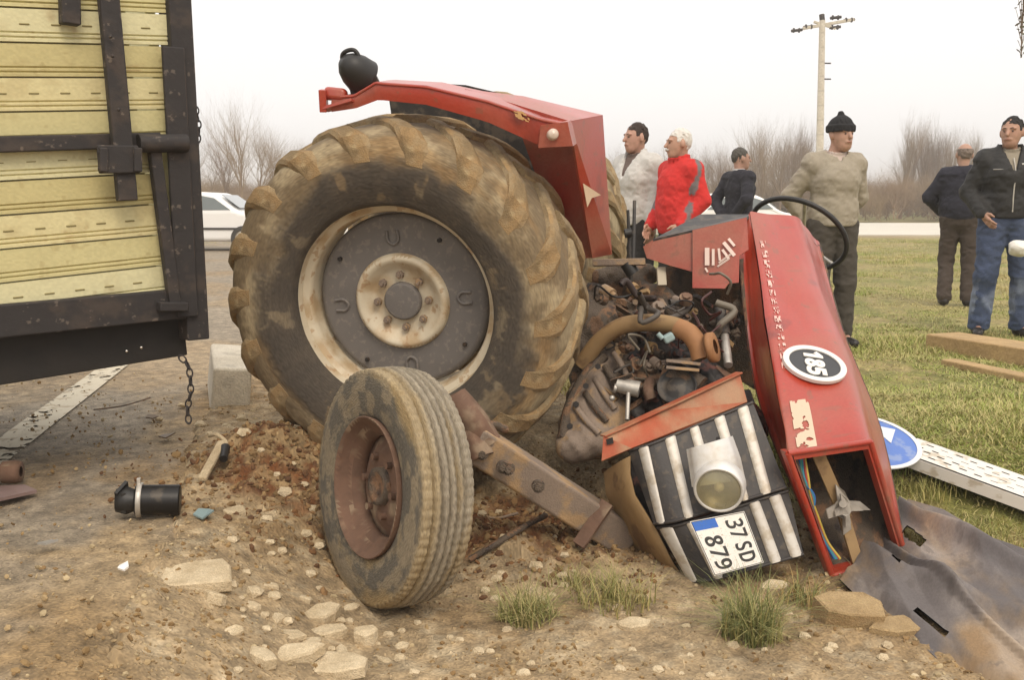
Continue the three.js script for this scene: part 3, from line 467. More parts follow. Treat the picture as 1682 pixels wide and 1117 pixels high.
// --- rear wheels
const tyreMudMat = surf([1536, 384], 1, (u, v) => {
  const s = Math.abs(v - .5) * 2, a = tf(u, v, 8, 405, 6), b = tf(u, v * .25, 40, 415, 4), f = tn(u, v, 256, 4);
  const edge = s + (a - .5) * .34 + (b - .5) * .12, mud = 1 - sst(.55, .66, edge);
  const splash = sst(.6, .7, b) * sst(.98, .7, s) * .5;
  const dark = lerp3([66, 60, 54], [92, 82, 69], b), m = lerp3(lerp3([118, 102, 78], [164, 148, 118], sst(.35, .65, b)), [142, 108, 66], sst(.5, .7, a) * .5);
  let c = lerp3(dark, m, Math.max(mud, splash)); const k = .9 + f * .18; return [c[0] * k, c[1] * k, c[2] * k, .92, mud * (.3 + a * .4 + b * .2) + f * .12];
}, { bump: .012, rough: false, roughness: .9 });
const lugMat = surf(512, .4, (u, v) => { const a = tf(u, v, 5, 425, 6), b = tn(u, v, 110, 7), o = sst(.36, .7, tf(u, v, 4, 435, 5)), w = sst(.45, .8, tf(u, v, 9, 445, 5)), dk = sst(.5, .75, tf(u, v, 6, 455, 5)); let c = lerp3([152, 134, 104], [152, 120, 78], o * .7); c = lerp3(c, [186, 166, 126], w * .7); c = lerp3(c, [104, 86, 60], dk * .5); const k = .85 + a * .2 + b * .08; return [c[0] * k, c[1] * k, c[2] * k, .95, a * .7 + b * .3]; }, { bump: .005, rough: false, roughness: .95 });
const rimMat = surf(512, .6, (u, v) => { const a = tf(u, v, 5, 465, 6), m = sst(.4, .8, tf(u, v, 6, 475, 5)), r = sst(.66, .74, tf(u, v, 16, 485, 4)); let c = lerp3([206, 194, 170], [178, 154, 120], m); c = lerp3(c, [150, 112, 76], r * .45); const k = .92 + a * .14; return [c[0] * k, c[1] * k, c[2] * k, .42 + a * .3, a]; }, { bump: .0015 });
const discMat = surf(512, .5, (u, v) => { const a = tf(u, v, 6, 495, 6), s = sst(.6, .74, tf(u, v, 30, 505, 3)); const c = lerp3([112, 107, 103], [140, 131, 121], s * .5), k = .92 + a * .14; return [c[0] * k, c[1] * k, c[2] * k, .6 + a * .2, a]; }, { bump: .001 });
const splineProf = (pts, n) => new THREE.SplineCurve(pts.map(p => new THREE.Vector2(...p))).getPoints(n).map(p => [p.x, p.y]);
function rearWheelParts(W, full) {                        // local frame: axle along +y (outward)
  const half = [[.418, .175], [.43, .205], [.46, .222], [.52, .244], [.6, .25], [.655, .238], [.695, .208], [.718, .15], [.727, .07], [.729, 0]];
  const prof = splineProf([...half, ...half.slice(0, -1).reverse().map(p => [p[0], -p[1]])], 60);
  const ty = new THREE.LatheGeometry(prof.map(p => new THREE.Vector2(...p)), 120); 
  { const p = ty.attributes.position, nn = ty.attributes.normal; for (let i = 0; i < p.count; i++) { const y = p.getY(i), a = Math.atan2(p.getZ(i), p.getX(i)); const k = 1 + (vn(Math.cos(a) * 6 + 9, Math.sin(a) * 6 + 9, y * 14) - .5) * .008; p.setX(i, p.getX(i) * k); p.setZ(i, p.getZ(i) * k); } }
  part('tyre', ty, tyreMudMat, W, { keepUV: true });
  // lugs: one bar from the centre line, bending over the shoulder
  const lug = (sgn, v) => {
    const st = [[-.016, .754, 0], [.05, .754, .08], [.11, .751, .165], [.16, .744, .235], [.2, .729, .29], [.227, .703, .33], [.245, .662, .362], [.251, .6, .385]], pos = [], ring = [];
    st.forEach(([w, r, al], i) => {
      const q = st[Math.min(i + 1, st.length - 1)], o = st[Math.max(i - 1, 0)]; let nx = q[0] - o[0], ny = q[1] - o[1]; const L = Math.hypot(nx, ny); const N = [-ny / L, nx / L];   // (w,r) outward normal
      const dep = i > 6 ? .012 : .062, wd = [.05, .052, .055, .06, .068, .074, .072, .062][i] / r, jit = (vn(i * 1.7, v * 9.1, 2) - .5) * .012;
      const at = (k, down) => { const ww = (w - N[0] * down) * sgn, R = r + jit - N[1] * down * 1, A = al * 1 + k * wd; return V(R * Math.cos(A), ww, R * Math.sin(A)); };
      ring.push([at(-1.15, dep), at(-.8, .01), at(-.5, 0), at(.5, 0), at(.8, .01), at(1.15, dep)]);
    });
    const put = (...a) => a.forEach(p => pos.push(p.x, p.y, p.z));
    for (let i = 0; i < ring.length - 1; i++) for (let k = 0; k < 5; k++) { const A = ring[i][k], B = ring[i][k + 1], C = ring[i + 1][k], D = ring[i + 1][k + 1]; if (sgn > 0) put(A, B, C, B, D, C); else put(A, C, B, B, C, D); }
    for (const e of [0, ring.length - 1]) for (let k = 1; k < 5; k++) (e ? sgn > 0 : sgn < 0) ? put(ring[e][0], ring[e][k], ring[e][k + 1]) : put(ring[e][0], ring[e][k + 1], ring[e][k]);
    const ge = new THREE.BufferGeometry(); ge.setAttribute('position', new THREE.Float32BufferAttribute(pos, 3)); ge.computeVertexNormals(); return boxUV(ge);
  };
  const N = 18, vars = [0, 1, 2].map(v => [lug(1, v), lug(-1, v)]);
  for (let i = 0; i < N; i++) for (const s of [0, 1]) { const m = SH(new THREE.Mesh(vars[(i * 2 + s) % 3][s], lugMat)); m.name = 'lug'; m.rotation.y = -(i + s * .5) / N * 6.28319; W.add(m); }
  part('rim', lathe([[.375, .1], [.385, .15], [.388, .168], [.4, .2], [.412, .212], [.418, .205], [.41, .19], [.402, .165], [.398, .14], [.36, .125], [.352, .1], [.35, .02], [.356, -.02], [.37, -.06], [.385, -.2], [.39, -.2], [.38, -.05], [.37, .05], [.375, .1]].map(p => [p[0] * 1.085, p[1]]), V(0, 0, 0), V(0, 1, 0), 96), rimMat, W);
  part('wheel_disc', lathe([[.19, .06], [.2, .066], [.31, .066], [.325, .06], [.335, .045], [.33, .03], [.3, .04], [.19, .045]].map(p => [p[0] > .25 ? p[0] * 1.1 : p[0], p[1]]), V(0, 0, 0), V(0, 1, 0), 72), discMat, W);
  part('hub_dish', lathe([[.07, .048], [.12, .05], [.14, .056], [.165, .082], [.178, .092], [.19, .09], [.2, .08], [.206, .062]], V(0, 0, 0), V(0, 1, 0), 72), rimMat, W);
  part('hub_cap', lathe([[0, .078], [.07, .077], [.079, .072], [.08, .05]], V(0, 0, 0), V(0, 1, 0), 40), discMat, W);
  for (let i = 0; i < 8; i++) { const a = i / 8 * 6.283 + .25, c = V(Math.cos(a) * .112, .05, Math.sin(a) * .112); part('wheel_bolt', [cyl(c, c.clone().add(V(0, .022, 0)), .0165, .0165, 6), cyl(c, c.clone().add(V(0, .034, 0)), .009, .008, 8)], dustySteel, W); }
  for (let i = 0; i < 4; i++) { const a = i / 4 * 6.283 + .22, R = .27, t = V(-Math.sin(a), 0, Math.cos(a)), o = V(Math.cos(a), 0, Math.sin(a)), c = o.clone().multiplyScalar(R).setY(.07); part('rim_clamp', [tube([c.clone().addScaledVector(t, -.022).addScaledVector(o, .03), c.clone().addScaledVector(t, -.022).addScaledVector(o, -.012), c.clone().addScaledVector(t, 0).addScaledVector(o, -.028), c.clone().addScaledVector(t, .022).addScaledVector(o, -.012), c.clone().addScaledVector(t, .022).addScaledVector(o, .03)], .0065, 6, 24)], discMat, W); }
  for (let i = 0; i < 4; i++) { const a = i / 4 * 6.283 + .9, o = V(Math.cos(a) * .315, .066, Math.sin(a) * .315); part('lug_bolt', cyl(o, o.clone().add(V(0, .012, 0)), .01, .01, 6), darkSteel, W); }
}
const rimC = P(645, 508, 4.06), vdir = camera.position.clone().sub(rimC).normalize(), TH = 25 * Math.PI / 180, PHI = 38 * Math.PI / 180;
const rearN = vdir.clone().multiplyScalar(Math.cos(TH)).addScaledVector(camR, -Math.cos(PHI) * Math.sin(TH)).addScaledVector(camU, -Math.sin(PHI) * Math.sin(TH)).normalize();
const rearC = rimC.clone().addScaledVector(rearN, -.19);
function orient(W, c, n, spin) { const [x, y, z] = basis(n); W.quaternion.setFromRotationMatrix(frameM(z, x, y, V(0, 0, 0))); W.quaternion.multiply(new THREE.Quaternion().setFromAxisAngle(V(0, 1, 0), spin)); W.position.copy(c); }
{
  const W = new THREE.Group(); W.name = 'rear_wheel'; tractor.add(W); rearWheelParts(W); orient(W, rearC, rearN, .3); W.userData.label = 'mud caked rear wheel with grey disc';
  const W2 = W.clone(); tractor.add(W2); orient(W2, rearC.clone().addScaledVector(rearN, -1.32), rearN.clone().negate(), .8); W2.userData.label = 'far rear wheel half hidden by the mudguard';
  part('rear_axle', [cyl(rearC.clone().addScaledVector(rearN, .03), rearC.clone().addScaledVector(rearN, -1.36), .075, .075, 20), lathe([[.08, -.3], [.16, -.25], [.2, 0], [.2, .3], [.14, .42], [.1, .5]].map(p => [p[0], p[1]]), rearC.clone().addScaledVector(rearN, -.72), rearN, 30)], castIronAndShade, tractor);
}
// --- front wheel
const ftMat = surf([1024, 512], 1, (u, v) => {
  const a = tf(u, v, 10, 605, 5), b = tf(u, v * .5, 36, 615, 4), f = tn(u, v, 256, 4), s = v;                   // v=0 outer bead .. 1 inner bead
  const n = (a - .5) * .12, side = sst(.2, .25, s + n), tread = sst(.34, .4, s + n * .6);
  const sw = lerp3([94, 88, 78], [128, 116, 96], sst(.4, .6, b)), mud = lerp3([138, 121, 92], [164, 147, 116], b), tr = lerp3([126, 116, 100], [158, 147, 127], b);
  let c = lerp3(lerp3(sw, mud, side), tr, tread); c = lerp3(c, [150, 122, 74], sst(.55, .75, a) * .35); const k = .88 + f * .2; return [c[0] * k, c[1] * k, c[2] * k, .93, (a * .6 + f * .4)];
}, { bump: .004, rough: false, roughness: .92 });
const frontC0 = P(603, 800, 3.29);
const fN = (() => { const v = camera.position.clone().sub(frontC0).normalize(), t = 64 * Math.PI / 180, ph = 4 * Math.PI / 180; const r = camR.clone().addScaledVector(v, -camR.dot(v)).normalize(), u = v.clone().cross(r).normalize().multiplyScalar(1); return v.multiplyScalar(Math.cos(t)).addScaledVector(r, -Math.cos(ph) * Math.sin(t)).addScaledVector(u, -Math.sin(ph) * Math.sin(t)).normalize(); })();
const frontC = frontC0.clone().addScaledVector(fN, -.085);
{
  const W = new THREE.Group(); W.name = 'front_wheel'; W.userData.label = 'ribbed front wheel turned across with a rusty rim'; tractor.add(W);
  const R = .395, half = [[.225, .07], [.24, .082], [.275, .09], [.315, .094], [.35, .092], [.372, .088]];
  const tread = []; for (const [w, d] of [[.088, .002], [.062, 0], [.059, .02], [.05, .02], [.047, 0], [.033, 0], [.03, .02], [.022, .02], [.019, 0], [.006, 0], [.0035, .016], [.001, .016]]) tread.push([R - d - w * w * 1.2, w]);
  const prof = [...splineProf(half, 16), ...tread, ...tread.slice().reverse().map(p => [p[0], -p[1]]), ...splineProf(half, 16).reverse().map(p => [p[0], -p[1]])];
  const N = 320, g0 = [], uv = [], idx = []; let L = [0]; for (let i = 1; i < prof.length; i++) L.push(L[i - 1] + Math.hypot(prof[i][0] - prof[i - 1][0], prof[i][1] - prof[i - 1][1]));
  for (let j = 0; j <= N; j++) prof.forEach((p, i) => {
    const a = j / N * 6.28319, w = p[1]; let r = p[0], y = p[1];
    if (r > .34) { const zig = (Math.floor(j / 2) % 2 ? 1 : -1); if (Math.abs(w) < .065 && Math.abs(w) > .015) y += zig * .0008; if (Math.abs(w) > .06) { const no = (j % 4) < 1 ? 1 : 0; r -= no * .004 * sst(.345, .37, r); } r += (vn(a * 20, w * 50, 3) - .5) * .004; }
    g0.push(r * Math.cos(a), y, r * Math.sin(a)); uv.push(j / N, L[i] / L[L.length - 1]);
  });
  const m = prof.length; for (let j = 0; j < N; j++) for (let i = 0; i < m - 1; i++) { const A = j * m + i, B = A + m; idx.push(A, A + 1, B, A + 1, B + 1, B); }
  const ge = new THREE.BufferGeometry(); ge.setAttribute('position', new THREE.Float32BufferAttribute(g0, 3)); ge.setAttribute('uv', new THREE.Float32BufferAttribute(uv, 2)); ge.setIndex(idx); ge.computeVertexNormals();
  part('tyre', ge, ftMat, W, { keepUV: true });
  part('rim', lathe([[.205, -.09], [.2, -.02], [.17, .0], [.168, .03], [.19, .05], [.205, .06], [.218, .085], [.228, .098], [.233, .094], [.226, .07], [.215, .03], [.21, -.09]], V(0, 0, 0), V(0, 1, 0), 72), rust, W);
  part('wheel_disc', lathe([[.05, .03], [.1, .034], [.125, .028], [.15, .008], [.172, .004], [.172, -.01], [.05, -.0]], V(0, 0, 0), V(0, 1, 0), 60), rust, W);
  part('hub', lathe([[0, .036], [.03, .04], [.046, .05], [.062, .052], [.066, .03], [.066, -.04]], V(0, 0, 0), V(0, 1, 0), 40), castIronAndShade, W);
  for (let i = 0; i < 6; i++) { const a = i / 6 * 6.283 + .3, c = V(Math.cos(a) * .1, .032, Math.sin(a) * .1); part('wheel_nut', cyl(c, c.clone().add(V(0, .02, 0)), .013, .013, 6), rust, W); }
  orient(W, frontC, fN, .2);
}
// --- front axle beam and steering knuckle
{
  const tU = camDir(.64, .76, 0);
  part('axle_beam', [bar(P(772, 722, 3.52), P(1030, 888, 3.88), .1, .13, tU, .014), bar(P(762, 688, 3.54), P(1030, 860, 3.9), .13, .03, tU, .01)], dustySteel, tractor);
  for (const [x, y] of [[792, 746], [835, 771], [884, 800], [826, 768]]) { const c = P(x, y, x > 850 ? 3.51 : 3.47); part('axle_bolt', [cyl(c.clone().addScaledVector(camF, .03), c, .024, .022, 10), cyl(c, c.clone().addScaledVector(camF, -.016), .013, .013, 6)], castIronAndShade, tractor); }
  part('steering_knuckle', [tube([P(745, 655, 3.55), P(775, 690, 3.53), P(800, 730, 3.54)], .055, 12), cyl(P(640, 800, 3.36), P(775, 748, 3.54), .035, .04, 14), cyl(P(748, 650, 3.56), P(792, 752, 3.5), .04, .045, 14)], rust, tractor);
  part('track_rod', tube([P(770, 765, 3.5), P(800, 700, 3.6), P(830, 705, 3.7)], .016, 8), castIronAndShade, tractor);
  part('pivot_bracket', [bar(P(950, 896, 3.7), P(998, 826, 3.74), .02, .05, camDir(.8, .55, 0))], rust, tractor);
}
// --- mudguard over the near rear wheel
{
  const n = rearN, B = (px, py, back) => { /* point on the plane parallel to the wheel, «back» metres behind its outer face */ const c = camera.position, q = P(px, py, 1).sub(c), t = rimC.clone().addScaledVector(n, .06 - back).sub(c).dot(n) / q.dot(n); return c.clone().addScaledVector(q, t); };
  const fo = .1, top = [[545, 160], [582, 158], [617, 137], [700, 143], [800, 167], [888, 197], [932, 206]], low = [[545, 184], [585, 178], [622, 164], [700, 172], [800, 200], [884, 238], [936, 240]];
  const ip = (a, t) => { const k = t * (a.length - 1), i = Math.min(a.length - 2, k | 0), f = k - i; return [mix(a[i][0], a[i + 1][0], f), mix(a[i][1], a[i + 1][1], f)]; };
  const F = new THREE.Group(); F.name = 'mudguard'; tractor.add(F);
  part('outer_lip', sheet((u, v) => { const p = ip(top, u), q = ip(low, u); const w = B(mix(p[0], q[0], v), mix(p[1], q[1], v), fo); return w.addScaledVector(n, .003 * Math.sin(v * 3.14)); }, 40, 6, .006, { flip: true }), red, F, { keepUV: true });
  part('lip_bead', tube(Array.from({ length: 40 }, (_, i) => { const p = ip(top, i / 39); return B(p[0], p[1], fo); }), .0065, 6, 80), red, F);
  const depthV = n.clone().multiplyScalar(-1);
  part('top_panel', sheet((u, v) => { const p = ip(top, u); const w = B(p[0], p[1], fo).addScaledVector(depthV, v * mix(.06, .34, u)).addScaledVector(camU, .0); return w; }, 40, 6, .006, { flip: true }), red, F, { keepUV: true });
  // inner side panel stands behind the tyre, follows the top panel and drops to the footplate
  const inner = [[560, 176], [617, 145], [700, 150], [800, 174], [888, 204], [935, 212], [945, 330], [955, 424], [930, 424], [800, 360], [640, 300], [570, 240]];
  part('side_panel', plate(inner.map(q => B(q[0], q[1], fo + .06).addScaledVector(depthV, .55).addScaledVector(camU, -.01)), .006), darkPaintAndShade, F);  // dark colour paints in the shade under the lip, over caked mud
  // front drop: the red plate that comes down ahead of the tyre
  part('front_panel', [plate([B(936, 200, .14), B(990, 190, .5), B(1005, 418, .6)], .012), plate([B(936, 200, .14), B(1005, 418, .6), B(973, 424, .5)], .012), plate([B(850, 205, .5), B(936, 215, .5), B(976, 424, .52), B(930, 424, .52)], .01)], red, F);
  part('top_strip', plate([B(764, 146, .26), B(860, 158, .42), B(990, 189, .505), B(936, 199, .145)], .01), red, F);
  // side lamp in its red box
  part('lamp_box', [plate([[888, 206], [932, 200], [941, 240], [884, 243]].map(q => B(q[0], q[1], .085)), .08)], red, F);
  part('side_lamp', lathe([[0, .022], [.016, .019], [.021, .01], [.022, -.01]], B(908, 221, .08), vdir, 20), new THREE.MeshPhysicalMaterial({ color: '#c8b6a6', roughness: .3, clearcoat: .4 }), F);
  part('tail_lamp', [bar(B(534, 153, .12), B(570, 157, .12), .05, .05, camU, .018), bar(B(531, 147, .1), B(533, 184, .1), .05, .028, camR), bar(B(534, 180, .1), B(582, 166, .1), .05, .012, camU)], red, F);
  part('arrow_decal', plate([[955, 303, .3], [984, 322, .44], [969, 327, .38], [962, 342, .36]].map(q => B(...q).addScaledVector(vdir, .035)), .002), flat('#dcc4a6', .7), F);
  part('worn_patch', sheet((u, v) => B(mix(842, 866, u) + v * 6, mix(178, 186, u) + v * 16, fo - .016), 8, 8, .001, { flip: true, skip: (u, v) => fbm(u * 5, v * 5, 3, 3) > .52 }), flat('#c9a06a', .8), F);
  // work lamp on the mudguard
  const L = new THREE.Group(); L.name = 'work_lamp'; tractor.add(L); const c = B(586, 117, .16), ax = camDir(.5, -.35, .65);
  part('housing', lathe([[0, -.075], [.03, -.07], [.052, -.045], [.066, -.01], [.072, .028], [.075, .04], [.068, .046]], c, ax, 28), blackPlastic, L);
  part('lens', lathe([[0, .05], [.04, .047], [.068, .042]], c, ax, 24), new THREE.MeshPhysicalMaterial({ color: '#85847f', roughness: .12, clearcoat: 1 }), L);
  part('handle', tube([[564, 108], [563, 90], [572, 83], [583, 83], [590, 94], [590, 108]].map(q => B(q[0], q[1], .14)), .0085, 8, 30), blackPlastic, L);
  part('bracket', [bar(B(604, 118, .2), B(616, 142, .2), .03, .05, camR), bar(B(580, 140, .16), B(584, 158, .16), .02, .03, camR)], darkPaintAndShade, L);
}
// --- broken middle: gearbox, engine, pipes
{
  const E = tractor, seg = (...a) => a.map(q => { const p = P(q[0], q[1], q[2]); return [p.x, p.y, p.z, q[3]]; });
  const blob = (chains, cell, k, rough, mat, name, boxes = []) => {
    let lo = [9, 9, 9], hi = [-9, -9, -99]; for (const c of chains) for (const q of c) for (let i = 0; i < 3; i++) { lo[i] = Math.min(lo[i], q[i] - q[3] - .06); hi[i] = Math.max(hi[i], q[i] + q[3] + .06); }
    const f = p => { let d = 9; for (const c of chains) for (let i = 0; i < c.length - 1; i++) d = smin(d, cap(p, c[i], c[i + 1], c[i][3], c[i + 1][3]), k); if (d > .12 || d < -.12) return d; return d + (fbm(p[0] * 14, p[1] * 14, p[2] * 14, 3) - .5) * rough + Math.max(0, Math.sin(p[0] * 38 + p[1] * 30)) * rough * .25; };
    return part(name, nets(lo, hi, cell, f), mat, E);
  };
  blob([seg([760, 440, 5.0, .2], [900, 520, 4.85, .2], [985, 560, 4.62, .17]), seg([985, 500, 4.7, .1], [985, 620, 4.6, .14])], .02, .08, .05, castIronAndShade, 'gearbox_casing');
  blob([seg([1000, 585, 4.42, .09], [975, 660, 4.25, .1], [955, 728, 4.1, .075]), seg([1010, 640, 4.3, .1], [990, 720, 4.15, .1]), seg([940, 690, 4.2, .06], [932, 735, 4.12, .05])], .014, .06, .035, dustySteel, 'clutch_housing');
  blob([seg([1060, 600, 4.5, .16], [1150, 660, 4.2, .15], [1215, 700, 4.05, .12]), seg([1040, 660, 4.3, .12], [1090, 690, 4.15, .1]), seg([1010, 560, 4.6, .12], [1090, 560, 4.55, .12])], .016, .07, .06, oily, 'engine_block');
  blob([seg([1005, 470, 4.75, .08], [1075, 490, 4.6, .06], [1120, 520, 4.5, .05]), seg([995, 455, 4.7, .06], [1060, 450, 4.7, .06]), seg([1030, 520, 4.55, .06], [1080, 545, 4.45, .05])], .014, .05, .05, castIronAndShade, 'valve_cover');
  for (let i = 0; i < 5; i++) part('casting_rib', tube([P(945 + i * 16, 668 - i * 22, 4.12 + i * .03), P(962 + i * 15, 690 - i * 22, 4.06 + i * .03), P(984 + i * 13, 712 - i * 20, 4.04 + i * .03)], .014, 8, 14), i % 2 ? castIronAndShade : dustySteel, E);
  part('housing_flange', tube([P(926, 722, 4.1), P(936, 672, 4.16), P(960, 622, 4.24), P(990, 584, 4.3)], .028, 8, 24), castIronAndShade, E);
  for (const [x, y] of [[936, 700], [946, 664], [962, 634], [982, 602]]) part('flange_bolt', cyl(P(x, y, 4.14), P(x, y, 4.09), .013, .013, 6), darkSteel, E);
  part('shade_plate', [plate(PP(4.85, [1090, 440], [1215, 400], [1240, 640], [1110, 560]), .03)], castIronAndShade, E);  // added dark plate; its colour stands for the shade between cowl and bonnet
  part('cylinder_head', bar(P(1020, 612, 4.32), P(1165, 655, 4.1), .16, .1, camDir(-.2, .9, -.2), .02), castIronAndShade, E);
  for (let i = 0; i < 5; i++) { const a = P(1028 + i * 31, 590 + i * 9, 4.27 - i * .045); part('head_bolt', [cyl(a, a.clone().addScaledVector(camU, .02), .014, .014, 6), cyl(a.clone().addScaledVector(camU, -.05), a, .008, .008, 8)], dustySteel, E); }
  for (let i = 0; i < 4; i++) part('manifold_port', tube([P(1038 + i * 30, 618 + i * 9, 4.2 - i * .045), P(1034 + i * 30, 630 + i * 9, 4.14 - i * .045), P(1040 + i * 30, 648 + i * 8, 4.13 - i * .045)], .024, 10, 14), rust, E);
  part('radiator_core', [plate([P(1150, 640, 4.2), P(1232, 640, 4.15), P(1260, 720, 3.95), P(1190, 700, 4.0)], .06)], oily, E);
  part('air_pipe', tube([P(955, 600, 4.3), P(985, 560, 4.25), P(1020, 536, 4.2), P(1060, 530, 4.16), P(1100, 533, 4.12), P(1128, 542, 4.08)], .036, 16, 40), tanPaint, E);
  part('pipe_elbow', [tube([P(1112, 538, 4.08), P(1132, 548, 4.05), P(1146, 568, 4.03), P(1152, 590, 4.02)], .04, 16, 30), lathe([[.02, 0], [.06, 0], [.062, .012], [.06, .03], [.03, .03]], P(1163, 572, 4.0), camDir(.8, .2, -.4), 20)], surf(256, .3, (u, v) => { const a = tf(u, v, 6, 705, 5); const c = lerp3([164, 118, 76], [136, 96, 62], a); return [...c, .7, a]; }, { bump: .002, rough: false, roughness: .7 }), E);
  part('filter_canister', [cyl(P(1013, 632, 4.1), P(1050, 640, 4.08), .03, .034, 18), cyl(P(1012, 638, 4.09), P(1008, 637, 4.09), .02, .02, 12), cyl(P(1032, 640, 4.08), P(1030, 690, 4.0), .009, .009, 8), ball(P(1005, 654, 4.05), .012)], steelBright, E);
  part('pulley', [lathe([[0, .02], [.03, .02], [.045, .0], [.072, .0], [.078, .018], [.08, .0], [.078, -.02], [.04, -.03]], P(1112, 636, 4.02), camDir(-.3, .5, -.8), 30)], darkPaintAndShade, E);
  part('alternator', [cyl(P(1095, 610, 4.12), P(1150, 640, 4.05), .06, .055, 20), bar(P(1085, 596, 4.05), P(1150, 590, 4.05), .06, .02, camU)], castIronAndShade, E);
  part('battery_tray', [bar(P(1094, 592, 4.02), P(1150, 598, 4.0), .05, .012, camU), bar(P(1094, 603, 4.02), P(1148, 608, 4.0), .05, .012, camU)], dustySteel, E);
  part('reservoir', [new RoundedBoxGeometry(.045, .035, .04, 2, .01).rotateZ(.5).translate(...P(1098, 555, 4.05).toArray()), cyl(P(1088, 556, 4.04), P(1080, 548, 4.04), .01, .01, 10)], flat('#8fa3a2', .5), E);
  part('damper_rod', cyl(P(1186, 520, 4.3), P(1196, 600, 4.1), .018, .018, 12), steelBright, E); part('damper_sleeve', cyl(P(1182, 508, 4.32), P(1190, 552, 4.22), .026, .026, 12), darkPaintAndShade, E);
  part('support_bar', [bar(P(974, 432, 4.55), P(1060, 430, 4.5), .05, .03, camU)], dustySteel, E);
  const lv = new THREE.Group(); lv.name = 'gear_lever'; E.add(lv); part('shaft', cyl(P(1036, 462, 4.52), P(1031, 345, 4.5), .009, .007, 8), darkPaintAndShade, lv); part('knob', [ball(P(1031, 382, 4.48), .0, 1, 1, 1, 6), cyl(P(1026, 384, 4.49), P(1037, 382, 4.49), .02, .02, 12), cyl(P(1028, 432, 4.52), P(1040, 450, 4.52), .03, .03, 12)], blackPlastic, lv);
  part('lever_post', cyl(P(1040, 430, 4.52), P(1042, 330, 4.6), .008, .008, 8), darkPaintAndShade, E);
  part('white_strut', bar(P(1085, 440, 4.5), P(1087, 470, 4.48), .03, .04, camR), flat('#b9ad97', .6), E);
  const r = rngOf(301), wm = [flat('#1a1817', .5), flat('#2e211c', .6), flat('#4c4640', .6), flat('#43201c', .5), flat('#6d6558', .6)];
  for (let i = 0; i < 18; i++) { // hoses and wires across the gap
    const x = rr(985, 1215, r), y = rr(455, 610, r), d = rr(4.02, 4.4, r), p = [P(x, y, d)]; let X = x, Y = y; for (let k = 0; k < 4; k++) { X += rr(-34, 34, r); Y += rr(-26, 26, r); p.push(P(clamp(X, 975, 1222), clamp(Y, 450, 640), d + rr(-.08, .08, r))); }
    part(i % 3 ? 'wire' : 'hose', tube(p, i % 3 ? rr(.003, .006, r) : rr(.009, .016, r), 7, 26), wm[(r() * 5) | 0], E);
  }
  const bm = [castIronAndShade, dustySteel, oily, rust, tanPaint, castIronAndShade];
  for (let i = 0; i < 110; i++) { // torn brackets, bolts and fittings
    const x = rr(985, 1210, r), y = rr(450, 700, r), d = 4.05 + (700 - y) / 250 * .35 + rr(-.05, .08, r); if ((x > 1060 && y > 655) || (x > 1040 && y < 490)) continue; const c = P(x, y, d), m = bm[(r() * 6) | 0], t = r();
    if (t < .35) { const e = c.clone().add(V(rr(-.09, .09, r), rr(-.06, .06, r), rr(-.06, .06, r))); part('bracket', bar(c, e, rr(.015, .05, r), rr(.008, .03, r), camDir(rr(-1, 1, r), 1, rr(-1, 1, r))), m, E); }
    else if (t < .7) { const e = c.clone().addScaledVector(camDir(rr(-1, 1, r), rr(-1, 1, r), -1), rr(.02, .06, r)), R = rr(.012, .035, r); part('fitting', [cyl(c, e, R, R, 12), cyl(e, e.clone().add(e.clone().sub(c).multiplyScalar(.35)), R * .6, R * .6, 6)], m, E); }
    else part('bolt', [cyl(c, c.clone().addScaledVector(camF, -.018), .013, .013, 6), cyl(c.clone().addScaledVector(camF, .04), c, .007, .007, 8)], m, E);
  }
  // red instrument cowl with worn print
  const cowl = new THREE.Group(); cowl.name = 'instrument_cowl'; E.add(cowl);
  part('left_plate', plate(PP(4.4, [1056, 405, 4.48], [1075, 392, 4.46], [1136, 378, 4.42], [1136, 446, 4.42], [1100, 436, 4.44], [1062, 424, 4.47]), .015), red, cowl);
  part('front_plate', plate(PP(4.4, [1137, 378, 4.405], [1226, 357, 4.36], [1229, 410, 4.35], [1214, 420, 4.35], [1213, 464, 4.34], [1196, 466, 4.35], [1190, 474, 4.35], [1137, 473, 4.4]), .015), red, cowl);
  part('top_cover', plate([P(1072, 393, 4.46), P(1226, 357, 4.36), P(1232, 352, 4.75), P(1150, 352, 4.85), P(1110, 378, 4.75)], .012, V(0, 9, 0)), darkPaintAndShade, cowl);
  const wornW = flat('#dcc8bd', .75), mark = (x0, y0, x1, y1, w) => bar(P(x0, y0, 4.345 + (1226 - x0) * .0005), P(x1, y1, 4.345 + (1226 - x1) * .0005), .002, w, camR, .0003);
  part('worn_lettering', [[1161, 407, 1161, 436, .02], [1171, 409, 1171, 436, .012], [1180, 408, 1182, 428, .01], [1188, 398, 1206, 420, .016], [1196, 392, 1206, 404, .012], [1178, 438, 1198, 424, .008], [1180, 432, 1202, 416, .008], [1186, 410, 1196, 424, .012], [1158, 440, 1162, 447, .008]].map(a => mark(...a)), wornW, cowl);
  // steering wheel behind the bonnet
  const sw = new THREE.Group(); sw.name = 'steering_wheel'; E.add(sw);
  const rim = []; for (let i = 0; i < 40; i++) { const t = i / 40 * 6.283, x = Math.cos(t), y = Math.sin(t), ro = .42; const ex = 82 * x * Math.cos(ro) - 52 * y * Math.sin(ro), ey = 82 * x * Math.sin(ro) + 52 * y * Math.cos(ro); rim.push(P(1312 + ex, 384 + ey, 4.95 + .12 * y - .05 * x)); }
  part('wheel_rim', tube(rim, .013, 10, 120, true), blackPlastic, sw);
  const ctr = P(1318, 400, 5.12); for (const i of [3, 17, 29]) part('spoke', cyl(rim[i], ctr, .009, .011, 8), steelBright, sw); part('boss', ball(ctr, .04, 1, .7, 1), blackPlastic, sw);
